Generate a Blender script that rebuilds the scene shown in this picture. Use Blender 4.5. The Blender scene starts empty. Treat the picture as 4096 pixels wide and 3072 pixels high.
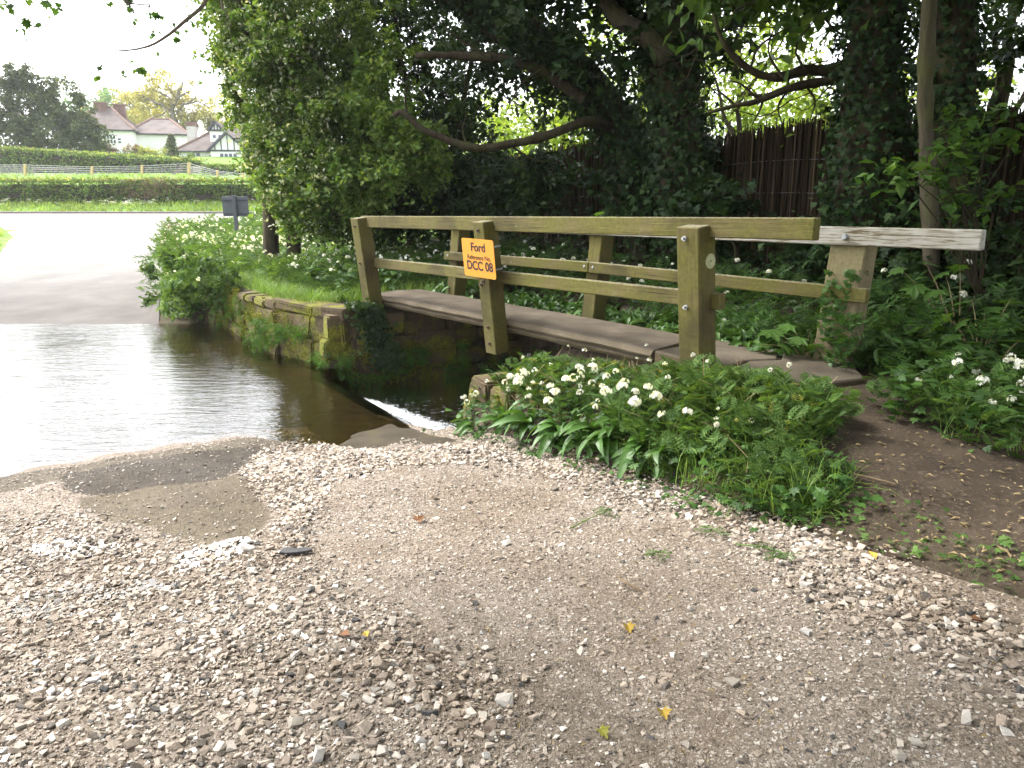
import bpy, bmesh, math, random
import numpy as np
from mathutils import Vector, Matrix, noise

R = math.radians
rng = np.random.default_rng(7)
random.seed(7)
scene = bpy.context.scene
COL = scene.collection

# ------------------------------------------------------------------ camera, sky, sun, exposure
FPX, PITCH, EYE = 730.0, R(13.8), 1.55
cam_data = bpy.data.cameras.new("camera")
cam_data.sensor_width = 36.0
cam_data.lens = FPX / 1024.0 * 36.0
cam_data.clip_start, cam_data.clip_end = 0.05, 2000.0
cam = bpy.data.objects.new("camera", cam_data)
cam.location = (0, 0, EYE)
cam.rotation_euler = (R(90) - PITCH, 0, 0)
COL.objects.link(cam)
scene.camera = cam

SUN_EL, SUN_AZ = R(52), R(-62)          # azimuth from +Y, negative is to the left
world = bpy.data.worlds.new("World")
scene.world = world
world.use_nodes = True
wn = world.node_tree
wn.nodes.clear()
sky = wn.nodes.new("ShaderNodeTexSky")
sky.sky_type = 'NISHITA'
sky.sun_disc = False
sky.sun_elevation = SUN_EL
sky.sun_rotation = SUN_AZ
sky.air_density, sky.dust_density, sky.ozone_density = 1.0, 3.0, 1.0
hsv = wn.nodes.new("ShaderNodeHueSaturation")          # thin bright cloud over the whole sky
hsv.inputs['Saturation'].default_value = 0.22
hsv.inputs['Value'].default_value = 1.7
bg = wn.nodes.new("ShaderNodeBackground")
bg.inputs['Strength'].default_value = 0.15
wo = wn.nodes.new("ShaderNodeOutputWorld")
wn.links.new(sky.outputs[0], hsv.inputs['Color'])
wn.links.new(hsv.outputs[0], bg.inputs[0])
wn.links.new(bg.outputs[0], wo.inputs[0])

sun_data = bpy.data.lights.new("sun", 'SUN')
sun_data.energy = 1.5
sun_data.angle = R(11)
sun_data.color = (1.0, 0.96, 0.9)
sun = bpy.data.objects.new("sun", sun_data)
sd = Vector((math.sin(SUN_AZ) * math.cos(SUN_EL), math.cos(SUN_AZ) * math.cos(SUN_EL), math.sin(SUN_EL)))
sun.rotation_euler = sd.to_track_quat('Z', 'Y').to_euler()
sun.location = sd * 60
COL.objects.link(sun)

scene.view_settings.view_transform = 'Standard'
scene.view_settings.look = 'None'
scene.view_settings.gamma = 1.0
scene.view_settings.exposure = 1.75
scene.cycles.max_bounces = 7
scene.cycles.diffuse_bounces = 4
scene.cycles.glossy_bounces = 3
scene.cycles.transmission_bounces = 4
scene.cycles.transparent_max_bounces = 8
scene.cycles.caustics_reflective = False
scene.cycles.caustics_refractive = False
scene.cycles.sample_clamp_indirect = 6.0
scene.cycles.volume_bounces = 1

# ------------------------------------------------------------------ node helpers
def newmat(name):
    m = bpy.data.materials.new(name)
    m.use_nodes = True
    nt = m.node_tree
    nt.nodes.clear()
    return m, nt

def nd(nt, typ, props=None, **ins):
    n = nt.nodes.new(typ)
    for k, v in (props or {}).items():
        setattr(n, k, v)
    for k, v in ins.items():
        key = k.replace('_', ' ')
        tgt = n.inputs[int(k[1:])] if (k[0] == 'i' and k[1:].isdigit()) else n.inputs[key]
        if hasattr(v, 'is_output'):
            nt.links.new(v, tgt)
        else:
            if isinstance(v, tuple) and len(v) == 3 and tgt.type == 'RGBA':
                v = (*v, 1)
            tgt.default_value = v
    return n

def ramp(nt, fac, stops, interp='LINEAR'):
    n = nt.nodes.new("ShaderNodeValToRGB")
    n.color_ramp.interpolation = interp
    e = n.color_ramp.elements
    while len(e) < len(stops):
        e.new(0.5)
    for i, (p, c) in enumerate(stops):
        e[i].position = p
        e[i].color = (*c, 1) if len(c) == 3 else c
    nt.links.new(fac, n.inputs[0])
    return n.outputs[0]

def mix(nt, fac, a, b, blend='MIX'):
    n = nt.nodes.new("ShaderNodeMix")
    n.data_type = 'RGBA'
    n.blend_type = blend
    for sock, v in ((n.inputs[0], fac), (n.inputs[6], a), (n.inputs[7], b)):
        if hasattr(v, 'is_output'):
            nt.links.new(v, sock)
        elif isinstance(v, tuple):
            sock.default_value = (*v, 1)
        else:
            sock.default_value = v
    return n.outputs[2]

def noi(nt, scale, vec=None, detail=5, rough=0.6, dist=0.0):
    n = nd(nt, "ShaderNodeTexNoise", Scale=scale, Detail=float(detail), Roughness=rough, Distortion=dist)
    if vec is not None:
        nt.links.new(vec, n.inputs['Vector'])
    return n.outputs['Fac']

def coords(nt, which='Object', scale=None):
    tc = nt.nodes.new("ShaderNodeTexCoord")
    if scale is None:
        return tc.outputs[which]
    return nd(nt, "ShaderNodeMapping", Scale=scale, Vector=tc.outputs[which]).outputs[0]

def position(nt):
    return nt.nodes.new("ShaderNodeNewGeometry").outputs['Position']

def bump(nt, h, strength=0.5, dist=0.01, normal=None):
    n = nd(nt, "ShaderNodeBump", Strength=strength, Distance=dist, Height=h)
    if normal is not None:
        nt.links.new(normal, n.inputs['Normal'])
    return n.outputs[0]

def finish(nt, col, rough=0.8, normal=None, spec=0.3, trans=0.0, tcol=None, metallic=0.0):
    p = nd(nt, "ShaderNodeBsdfPrincipled")
    for key, v in (('Base Color', col), ('Roughness', rough), ('Specular IOR Level', spec), ('Metallic', metallic)):
        if hasattr(v, 'is_output'):
            nt.links.new(v, p.inputs[key])
        elif isinstance(v, tuple):
            p.inputs[key].default_value = (*v, 1)
        else:
            p.inputs[key].default_value = v
    if normal is not None:
        nt.links.new(normal, p.inputs['Normal'])
    out = nt.nodes.new("ShaderNodeOutputMaterial")
    sh = p.outputs[0]
    if trans:
        t = nt.nodes.new("ShaderNodeBsdfTranslucent")
        c = tcol if tcol is not None else col
        if hasattr(c, 'is_output'):
            nt.links.new(c, t.inputs[0])
        else:
            t.inputs[0].default_value = (*c, 1)
        ms = nd(nt, "ShaderNodeMixShader", i0=trans, i1=sh, i2=t.outputs[0])
        sh = ms.outputs[0]
    nt.links.new(sh, out.inputs[0])

def island(nt):
    return nt.nodes.new("ShaderNodeNewGeometry").outputs['Random Per Island']

def leafmat(name, c0, c1, c2, trans=0.35, rough=0.5, spec=0.3, nscale=1.5):
    m, nt = newmat(name)
    r = island(nt)
    col = ramp(nt, r, [(0.0, c0), (0.55, c1), (1.0, c2)])
    n = noi(nt, nscale, position(nt), 3)
    k = nd(nt, "ShaderNodeMapRange", Value=n, From_Min=0.3, From_Max=0.7, To_Min=0.65, To_Max=1.35)
    col = mix(nt, 1.0, col, nd(nt, "ShaderNodeCombineColor", i0=k.outputs[0], i1=k.outputs[0], i2=k.outputs[0]).outputs[0], 'MULTIPLY')
    tc = mix(nt, 1.0, col, (1.35, 1.25, 0.55), 'MULTIPLY')
    finish(nt, col, rough, None, spec, trans, tc)
    return m

def flatmat(name, col, rough=0.7, spec=0.3, var=0.25, scale=8.0, bstr=0.2, metallic=0.0, trans=0.0):
    m, nt = newmat(name)
    v = coords(nt)
    n = noi(nt, scale, v)
    a = tuple(c * (1 - var) for c in col)
    b = tuple(min(1, c * (1 + var)) for c in col)
    c = ramp(nt, n, [(0.3, a), (0.7, b)])
    finish(nt, c, rough, bump(nt, n, bstr, 0.005), spec, trans, None, metallic)
    return m

# ------------------------------------------------------------------ mesh helpers
def mesh_np(name, verts, tris):
    """fast triangle mesh"""
    verts = np.ascontiguousarray(verts, dtype=np.float32)
    tris = np.ascontiguousarray(tris, dtype=np.int32)
    me = bpy.data.meshes.new(name)
    me.vertices.add(len(verts))
    me.vertices.foreach_set('co', verts.ravel())
    k = tris.shape[1]
    me.loops.add(tris.size)
    me.loops.foreach_set('vertex_index', tris.ravel())
    me.polygons.add(len(tris))
    me.polygons.foreach_set('loop_start', np.arange(0, tris.size, k, dtype=np.int32))
    me.update(calc_edges=True)
    me.validate()
    me.shade_flat()
    return me

def mesh_py(name, verts, faces):
    me = bpy.data.meshes.new(name)
    me.from_pydata([tuple(map(float, v)) for v in verts], [], [tuple(map(int, f)) for f in faces])
    me.update()
    return me

def link(name, me, mat=None, parent=None, smooth=False, mats=None, **props):
    o = bpy.data.objects.new(name, me)
    COL.objects.link(o)
    if me is not None:
        if mats:
            if len(me.materials) == 0:
                for mm in mats:
                    me.materials.append(mm)
        elif mat is not None and len(me.materials) == 0:
            me.materials.append(mat)
        if smooth:
            me.polygons.foreach_set('use_smooth', np.ones(len(me.polygons), dtype=bool))
    if parent is not None:
        o.parent = parent
        if 'base' in parent.keys():
            o.matrix_parent_inverse = Matrix.Translation(-Vector(parent['base']))
    for k, v in props.items():
        o[k] = v
    return o

def tag(o, label, cat, group=None):
    o['label'] = label
    o['category'] = cat
    if group:
        o['group'] = group
    return o

def thing(name, label, cat, loc=(0, 0, 0), group=None, rotz=0.0, local=False):
    """Empty at a thing's base. local=False: parts are given in world coordinates."""
    o = bpy.data.objects.new(name, None)
    o.empty_display_size = 0.1
    COL.objects.link(o)
    o.location = tuple(map(float, loc))
    o.rotation_euler = (0, 0, rotz)
    if not local:
        o['base'] = tuple(map(float, loc))
    return tag(o, label, cat, group)

def bm_mesh(name, bm):
    me = bpy.data.meshes.new(name)
    bm.to_mesh(me)
    bm.free()
    return me

def box_mesh(name, sx, sy, sz, bev=0.01, jit=0.0, seg=1, cuts=0):
    bm = bmesh.new()
    bmesh.ops.create_cube(bm, size=1.0)
    for v in bm.verts:
        v.co = Vector((v.co.x * sx, v.co.y * sy, v.co.z * sz))
        if jit:
            v.co += Vector((random.uniform(-jit, jit), random.uniform(-jit, jit), random.uniform(-jit, jit)))
    if cuts:
        bmesh.ops.subdivide_edges(bm, edges=bm.edges[:], cuts=cuts, use_grid_fill=True)
    if bev:
        es = [e for e in bm.edges if len(e.link_faces) == 2 and e.calc_face_angle() > 0.5]
        bmesh.ops.bevel(bm, geom=es, offset=bev, segments=seg, affect='EDGES', clamp_overlap=True)
    return bm_mesh(name, bm)

def frame(p0, p1, up):
    x = (Vector(p1) - Vector(p0)).normalized()
    z = Vector(up)
    z = (z - x * z.dot(x)).normalized()
    y = z.cross(x)
    return Matrix(((x.x, y.x, z.x), (x.y, y.y, z.y), (x.z, y.z, z.z)))

def timber(name, p0, p1, ydim, zdim, up, mat, parent, bev=0.008, mesh=None):
    """beam from p0 to p1; local X along the grain"""
    p0, p1 = Vector(p0), Vector(p1)
    L = (p1 - p0).length
    me = mesh or box_mesh(name, L, ydim, zdim, bev, 0.002)
    o = link(name, me, mat, parent)
    o.matrix_basis = Matrix.Translation((p0 + p1) / 2) @ frame(p0, p1, up).to_4x4()
    return o

def tube(pts, radii, sides=8, cap=True):
    """tapered tube along a polyline -> verts, quads as tris"""
    pts = [Vector(p) for p in pts]
    V, F = [], []
    up = Vector((0.13, 0.27, 0.95))
    for i, p in enumerate(pts):
        d = (pts[min(i + 1, len(pts) - 1)] - pts[max(i - 1, 0)])
        d = d.normalized() if d.length > 1e-6 else Vector((0, 0, 1))
        a = d.cross(up)
        if a.length < 0.1:
            a = d.cross(Vector((1, 0, 0)))
        a.normalize()
        b = d.cross(a)
        for k in range(sides):
            an = 2 * math.pi * k / sides
            V.append(p + (a * math.cos(an) + b * math.sin(an)) * radii[i])
    for i in range(len(pts) - 1):
        for k in range(sides):
            a, b = i * sides + k, i * sides + (k + 1) % sides
            F.append((a, b, b + sides))
            F.append((a, b + sides, a + sides))
    if cap:
        for base in (0, (len(pts) - 1) * sides):
            for k in range(1, sides - 1):
                F.append((base, base + k, base + k + 1))
    return np.array([tuple(v) for v in V]), np.array(F, dtype=int)

class Acc:
    def __init__(self):
        self.v, self.f, self.n = [], [], 0
    def add(self, v, f):
        v, f = np.asarray(v, float), np.asarray(f, int)
        self.v.append(v); self.f.append(f + self.n); self.n += len(v)
    def mesh(self, name):
        return mesh_np(name, np.concatenate(self.v), np.concatenate(self.f))

def spline(pts, n):
    """Catmull-Rom resample"""
    P = np.array(pts, float)
    P = np.vstack([2 * P[0] - P[1], P, 2 * P[-1] - P[-2]])
    out = []
    m = len(P) - 3
    for u in np.linspace(0, m - 1e-6, n):
        i = int(u); t = u - i
        p0, p1, p2, p3 = P[i:i + 4]
        out.append(0.5 * ((2 * p1) + (-p0 + p2) * t + (2 * p0 - 5 * p1 + 4 * p2 - p3) * t * t + (-p0 + 3 * p1 - 3 * p2 + p3) * t ** 3))
    return np.array(out)

def rotmats(yaw, pitch, roll):
    cy, sy, cp, sp, cr, sr = np.cos(yaw), np.sin(yaw), np.cos(pitch), np.sin(pitch), np.cos(roll), np.sin(roll)
    z = np.zeros_like(cy); o = np.ones_like(cy)
    Rz = np.stack([np.stack([cy, -sy, z], -1), np.stack([sy, cy, z], -1), np.stack([z, z, o], -1)], -2)
    Rx = np.stack([np.stack([o, z, z], -1), np.stack([z, cp, -sp], -1), np.stack([z, sp, cp], -1)], -2)
    Ry = np.stack([np.stack([cr, z, sr], -1), np.stack([z, o, z], -1), np.stack([-sr, z, cr], -1)], -2)
    return Rz @ Rx @ Ry

def replicate(tmpl, pos, rot, scale):
    """tmpl = (verts k*3, tris m*3); scale (N,) or (N,3)"""
    tv, tf = tmpl
    N, k = len(pos), len(tv)
    sc = scale[:, None, None] if scale.ndim == 1 else scale[:, None, :]
    v = np.einsum('nij,nkj->nki', rot, tv[None] * sc) + pos[:, None, :]
    f = tf[None] + (np.arange(N) * k)[:, None, None]
    return v.reshape(-1, 3), f.reshape(-1, 3)

# leaf templates: local Y is the leaf axis, Z its upper side
LEAF = (np.array([(0, 0, 0), (.32, .45, .06), (0, 1, -.06), (-.32, .45, .06)], float), np.array([(0, 1, 2), (0, 2, 3)]))
def lobed(npts):
    v = [(0, 0.0, 0)]
    for a, r in npts:
        a = math.radians(a)
        v.append((r * math.sin(a), 0.12 + r * math.cos(a) * 0.88, -0.18 * r * r))
    f = [(0, i, i + 1) for i in range(1, len(v) - 1)]
    return np.array(v, float), np.array(f)
IVY = lobed([(140, .35), (95, .62), (62, .38), (45, .62), (20, .5), (0, .95), (-20, .5), (-45, .62), (-62, .38), (-95, .62), (-140, .35)])
MAPLE = lobed([(165, .28), (128, .62), (108, .42), (84, .6), (72, .88), (60, .62), (46, .58), (34, .82), (16, .66), (8, .9), (0, 1.08), (-8, .9), (-16, .66),
               (-34, .82), (-46, .58), (-60, .62), (-72, .88), (-84, .6), (-108, .42), (-128, .62), (-165, .28)])
BLADE_V, BLADE_F = [], []
for i, (y, w, z) in enumerate([(0, .5, 0), (.4, .45, .0), (.75, .3, -.08), (1.0, 0.04, -.3)]):
    BLADE_V += [(-w * .06, y, z), (w * .06, y, z)]
for i in range(3):
    BLADE_F += [(2 * i, 2 * i + 1, 2 * i + 3), (2 * i, 2 * i + 3, 2 * i + 2)]
BLADE = (np.array(BLADE_V), np.array(BLADE_F))
def frond(pairs=6, lean=0.25, sub=3):
    V, F = [], []
    def leaf(b, d, L, w):
        n = len(V)
        b, d = np.array(b), np.array(d)
        s = np.array([d[1], -d[0], 0.0]) * w
        V.extend([b, b + d * L * .5 + s, b + d * L - np.array([0, 0, .12 * L]), b + d * L * .5 - s])
        F.extend([(n, n + 1, n + 2), (n, n + 2, n + 3)])
    for i in range(pairs):
        y = .18 + .82 * i / pairs
        z = -lean * y * y
        L = .55 * math.sin(math.pi * (.28 + .72 * (i + .3) / pairs)) + .05
        for sgn in (-1, 1):
            d = np.array([sgn * .85, .52, 0.0])
            leaf((0, y, z), d, L, .07 * L + .012)
            for j in range(1, sub + 1):
                b = np.array((0, y, z)) + d * L * j / (sub + 1) - np.array([0, 0, .04 * L])
                for q in (-1, 1):
                    dd = np.array([d[0] * .5 - q * d[1] * .85, d[1] * .5 + q * d[0] * .85, 0])
                    leaf(b, dd / np.linalg.norm(dd), L * .42 * (1 - .6 * j / (sub + 1)), .055 * L)
    leaf((0, .95, -lean * .9), (0, 1, 0), .16, .03)
    return np.array(V, float), np.array(F)
FROND = frond(6, .25, 2)
FROND_S = frond(4, .3, 1)

def leaf_mesh(name, tmpl, pos, yaw, pitch, roll, size):
    v, f = replicate(tmpl, pos, rotmats(yaw, pitch, roll), size)
    return mesh_np(name, v, f)

# ------------------------------------------------------------------ ground shape
U_S, U_T = np.array([-.55, .835]), np.array([.835, .55])      # along the lane, across the lane
def ST(s, t):
    return (-.55 * np.asarray(s) + .835 * np.asarray(t), .835 * np.asarray(s) + .55 * np.asarray(t))
def sm(a, b, x):
    t = np.clip((np.asarray(x, float) - a) / (b - a), 0, 1)
    return t * t * (3 - 2 * t)
WATER, POOL = -0.60, -0.88
def far_h(Y):
    return np.interp(Y, [12.6, 13.6, 38, 39.2, 41.3, 42.5, 57, 63, 85, 150, 420], [-.72, -.6, 1.08, 1.08, 1.55, 1.7, 3.7, 4.1, 7.2, 12, 22])
def te(s):      # right edge of the far lane / wall line
    return np.interp(s, [9.4, 10.9, 14.2, 15.4, 30.6, 43], [3.5, 3.02, 2.95, 1.9, 4.5, 9])
def H(X, Y):
    X, Y = np.asarray(X, float), np.asarray(Y, float)
    s, t = -.55 * X + .835 * Y, .835 * X + .55 * Y
    near = np.interp(s, [-30, 1, 7, 8, 9], [0, 0, -.6, -.70, -.72])
    far = far_h(Y)
    near = near + (.014 * np.sin(2.1 * X + 1.3 * Y) + .010 * np.sin(4.7 * X - 3.1 * Y + 1) + .008 * np.sin(9.3 * X + 7.7 * Y)) * sm(1.5, 4, s) * (1 - sm(6.8, 7.3, s))
    near = near - .085 * sm(1.3, 2.4, t) * sm(4.9, 6.3, s) * (1 - sm(7.2, 8.2, s))
    road = np.maximum(near, far)
    zb = np.interp(s, [-5, 1, 2.6, 3.4, 4.4, 5.9], [.02, .03, .14, .16, .04, -.12])
    zb = zb + (np.interp(s, [-5, 1, 2.6, 4], [.02, .03, .16, .2]) - zb) * sm(4.35, 4.6, t)
    zR = near * (1 - sm(3.1, 4.1, t)) + zb * sm(3.1, 4.1, t) + .05 * sm(3.2, 3.5, t) * (1 - sm(3.9, 4.4, t)) * sm(2.2, 3, s)
    zR = zR + .4 * sm(5.6, 9, t)
    e = te(s)
    zb2 = np.maximum(.14 + .45 * sm(4, 9, t), far + .12)
    wl = np.where(s < 14.6, sm(e, e + .12, t), sm(e - .25, e + .7, t))
    zL = road * (1 - wl) + zb2 * wl
    zL = np.where(Y > 31, zL + (far - zL) * sm(31, 34, Y), zL)
    ch = np.where(t > 3.05, -1.1 + 1.35 * sm(6.1, 6.5, t) + .4 * sm(6.5, 9, t), road)
    z = np.where(s > 9.4, zL, np.where(s > 5.95, ch, zR))
    # bank on the upstream side of the lane
    z = z + .8 * sm(-4, -7, t) * (1 - sm(20, 24, Y))
    # grass verge left of the far lane
    xl = np.interp(Y, [13, 21.2, 28, 33, 34], [-12, -14.9, -18.8, -23.7, -60])
    z = z + .16 * sm(0, 1.5, xl - X) * sm(13, 15, Y) * (1 - sm(32, 33.5, Y))
    return z

CF, SF = math.cos(PITCH), math.sin(PITCH)
def ray(px, py):
    a, b = (px - 512) / FPX, (384 - py) / FPX
    return np.array([a, CF + b * SF, -SF + b * CF])
def UZ(px, py, z):          # point of the sight line at height z
    d = ray(px, py); k = (z - EYE) / d[2]
    return np.array([d[0] * k, d[1] * k, z])
def UY(px, py, Y):          # point of the sight line at distance Y
    d = ray(px, py); k = Y / d[1]
    return np.array([d[0] * k, Y, EYE + d[2] * k])
def G(px, py):              # where it meets the ground
    d = ray(px, py)
    k = np.linspace(1.2, 60, 12000)
    P = d[None] * k[:, None]; P[:, 2] += EYE
    i = np.argmax(P[:, 2] < H(P[:, 0], P[:, 1]))
    return P[i]

def inpoly(P, poly):
    x, y = P[:, 0], P[:, 1]
    poly = np.asarray(poly)[:, :2]
    ins = np.zeros(len(P), bool)
    j = len(poly) - 1
    for i in range(len(poly)):
        xi, yi = poly[i]; xj, yj = poly[j]
        c = ((yi > y) != (yj > y)) & (x < (xj - xi) * (y - yi) / (yj - yi + 1e-12) + xi)
        ins ^= c
        j = i
    return ins

def vnoise(X, Y, sc, seed=0.0):
    return np.array([noise.noise(Vector((x * sc + seed, y * sc - seed, seed))) for x, y in zip(np.ravel(X), np.ravel(Y))]).reshape(np.shape(X))
#@@PART2
# ------------------------------------------------------------------ materials
def m_soil():
    m, nt = newmat("soil_and_turf")
    p = position(nt)
    n1, n2, n3 = noi(nt, 3.0, p, 6), noi(nt, 40, p, 4), noi(nt, 0.5, p, 3)
    soil = ramp(nt, n1, [(.3, (.03, .022, .015)), (.7, (.075, .056, .04))])
    soil = mix(nt, ramp(nt, n2, [(.55, (0, 0, 0)), (.7, (1, 1, 1))]), soil, (.11, .088, .064))
    turf = ramp(nt, n1, [(.3, (.08, .16, .03)), (.7, (.17, .27, .055))])
    sep = nd(nt, "ShaderNodeSeparateXYZ", Vector=p)
    w = nd(nt, "ShaderNodeMapRange", Value=sep.outputs[1], From_Min=13.0, From_Max=15.0).outputs[0]
    c = mix(nt, w, soil, turf)
    finish(nt, c, .95, bump(nt, n2, .6, .02), .15)
    return m

def m_gravel_base():
    m, nt = newmat("crushed_limestone_bed")
    p = position(nt)
    wp = nd(nt, "ShaderNodeVectorMath", {'operation': 'ADD'}, i0=p, i1=nd(nt, "ShaderNodeVectorMath", {'operation': 'SCALE'}, i0=nd(nt, "ShaderNodeTexNoise", Scale=60.0, Vector=p).outputs['Color'], Scale=.012).outputs[0]).outputs[0]
    def cells(sc):
        v = nd(nt, "ShaderNodeTexVoronoi", Scale=sc, Vector=wp)
        e = nd(nt, "ShaderNodeTexVoronoi", {'feature': 'DISTANCE_TO_EDGE'}, Scale=sc, Vector=wp)
        return nd(nt, "ShaderNodeSeparateColor", Color=v.outputs['Color']).outputs, e.outputs['Distance']
    (c1, e1), (c2, e2) = cells(62.0), cells(135.0)
    n1, n2, n3, n4 = noi(nt, 1.3, p, 4), noi(nt, 26, p, 6, .7), noi(nt, 9, p, 5, .65), noi(nt, 190, p, 3)
    pal = [(0, (.11, .09, .07)), (.25, (.22, .182, .145)), (.6, (.32, .27, .218)), (.85, (.41, .36, .305)), (1, (.5, .465, .42))]
    dust = ramp(nt, n2, [(.25, (.14, .11, .085)), (.5, (.225, .182, .142)), (.8, (.31, .258, .208))])
    dust = mix(nt, ramp(nt, n4, [(.4, (.5, .5, .5)), (.6, (0, 0, 0))]), dust, (.12, .095, .075))
    big = ramp(nt, c1[0], pal); small = ramp(nt, c2[1], pal)
    crev1 = ramp(nt, e1, [(.04, (0, 0, 0)), (.16, (1, 1, 1))]); crev2 = ramp(nt, e2, [(.05, (0, 0, 0)), (.2, (1, 1, 1))])
    def mul(*xs):
        o = xs[0]
        for x in xs[1:]:
            o = nd(nt, "ShaderNodeMath", {'operation': 'MULTIPLY'}, i0=o, i1=x).outputs[0]
        return o
    has2 = ramp(nt, c2[0], [(.35, (0, 0, 0)), (.4, (1, 1, 1))]); has1 = ramp(nt, c1[1], [(.55, (0, 0, 0)), (.6, (1, 1, 1))])
    c = mix(nt, mul(crev2, has2), dust, small)
    c = mix(nt, mul(crev1, has1), c, big)
    dirt = nt.nodes.new("ShaderNodeAttribute"); dirt.attribute_name = "dirt"
    k = nd(nt, "ShaderNodeMath", {'operation': 'MULTIPLY_ADD'}, i0=n3, i1=.9, i2=dirt.outputs['Fac']).outputs[0]
    earth = mix(nt, ramp(nt, c2[2], [(.75, (0, 0, 0)), (.8, (.6, .6, .6))]), ramp(nt, n2, [(.3, (.085, .066, .048)), (.7, (.155, .125, .095))]), small)
    c = mix(nt, ramp(nt, k, [(.75, (0, 0, 0)), (1.1, (.9, .9, .9))]), c, earth)
    for nm, lo, hi in (("silt", (.06, .05, .034), (.125, .105, .075)), ("tarb", (.075, .06, .04), (.128, .104, .068)), ("tar", (.026, .021, .016), (.07, .057, .043))):
        at = nt.nodes.new("ShaderNodeAttribute"); at.attribute_name = nm
        kk = nd(nt, "ShaderNodeMath", {'operation': 'MULTIPLY_ADD'}, i0=n3, i1=.8, i2=at.outputs['Fac']).outputs[0]
        tone = mix(nt, ramp(nt, n4, [(.52, (0, 0, 0)), (.68, (.55, .55, .55))]), ramp(nt, n3, [(.3, lo), (.7, hi)]), tuple(x * 1.8 for x in hi))
        c = mix(nt, ramp(nt, kk, [(.84, (0, 0, 0)), (.98, (.95, .95, .95))]), c, tone)
    c = mix(nt, ramp(nt, n1, [(.38, (1, 1, 1)), (.56, (0, 0, 0))]), c, mix(nt, 1.0, c, (.8, .76, .71), 'MULTIPLY'))
    h = nd(nt, "ShaderNodeMath", {'operation': 'MULTIPLY_ADD'}, i0=mul(crev1, has1), i1=1.6, i2=mul(crev2, has2)).outputs[0]
    h = nd(nt, "ShaderNodeMath", {'operation': 'MULTIPLY_ADD'}, i0=n2, i1=.8, i2=h).outputs[0]
    rough = ramp(nt, n1, [(.4, (.7, .7, .7)), (.6, (.95, .95, .95))])
    finish(nt, c, rough, bump(nt, h, .7, .008), .2)
    return m

def m_stone():
    m, nt = newmat("limestone_chippings")
    at_ = nt.nodes.new("ShaderNodeAttribute"); at_.attribute_type = 'INSTANCER'; at_.attribute_name = "tint"
    r = at_.outputs['Fac']
    p = position(nt)
    n1 = noi(nt, 1.3, p, 4)
    n2 = noi(nt, 110, p, 6, .7)
    c = ramp(nt, r, [(0, (.06, .06, .063)), (.1, (.13, .11, .09)), (.2, (.22, .18, .145)), (.5, (.34, .285, .232)), (.8, (.45, .395, .34)), (.95, (.55, .515, .47)), (1, (.66, .64, .62))])
    c = mix(nt, .5, c, mix(nt, 1.0, c, ramp(nt, n2, [(.3, (.45, .42, .38)), (.7, (1.35, 1.32, 1.28))]), 'MULTIPLY'))
    c = mix(nt, ramp(nt, n1, [(.38, (1, 1, 1)), (.56, (0, 0, 0))]), c, mix(nt, 1.0, c, (.84, .8, .75), 'MULTIPLY'))
    rough = ramp(nt, n1, [(.4, (.55, .55, .55)), (.6, (.9, .9, .9))])
    finish(nt, c, rough, bump(nt, n2, .7, .005), .25)
    return m

def m_asphalt(name, a, b, rough=.75):
    m, nt = newmat(name)
    p = position(nt)
    n1, n2, n3 = noi(nt, 5, p, 5), noi(nt, 220, p, 3), noi(nt, 24, p, 5)
    c = ramp(nt, n1, [(.3, a), (.7, b)])
    c = mix(nt, ramp(nt, n2, [(.52, (0, 0, 0)), (.66, (.5, .5, .5))]), c, tuple(min(.6, x * 2.2) for x in b))
    finish(nt, c, rough, bump(nt, n2, .8, .006, bump(nt, n3, .6, .015)), .06)
    return m

def m_far_road():
    m, nt = newmat("worn_pale_tarmac_shaded_near")
    p = position(nt)
    n1, n2 = noi(nt, .8, p, 5), noi(nt, 60, p, 4)
    c = ramp(nt, n1, [(.3, (.2, .19, .175)), (.7, (.28, .265, .245))])
    c = mix(nt, ramp(nt, n2, [(.45, (0, 0, 0)), (.7, (.5, .5, .5))]), c, (.17, .155, .14))
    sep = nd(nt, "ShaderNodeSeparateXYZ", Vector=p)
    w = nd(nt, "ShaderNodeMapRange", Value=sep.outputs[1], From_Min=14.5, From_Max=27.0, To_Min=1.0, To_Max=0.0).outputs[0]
    c = mix(nt, nd(nt, "ShaderNodeMath", {'operation': 'MULTIPLY'}, i0=w, i1=.95).outputs[0], c, ramp(nt, n1, [(.35, (.05, .042, .036)), (.65, (.092, .08, .07))]))  # near ramp darkened in its colour to carry the dappled tree shade
    finish(nt, c, .85, bump(nt, n2, .4, .006), .25)
    return m

def m_bed():
    m, nt = newmat("silty_ford_bed")
    p = position(nt)
    n1, n2 = noi(nt, 2.2, p, 5), noi(nt, 30, p, 4)
    c = ramp(nt, n1, [(.3, (.03, .025, .013)), (.7, (.075, .06, .032))])
    c = mix(nt, ramp(nt, n2, [(.5, (0, 0, 0)), (.75, (.6, .6, .6))]), c, (.09, .072, .045))
    finish(nt, c, .9, bump(nt, n2, .5, .01), .2)
    return m

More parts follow.
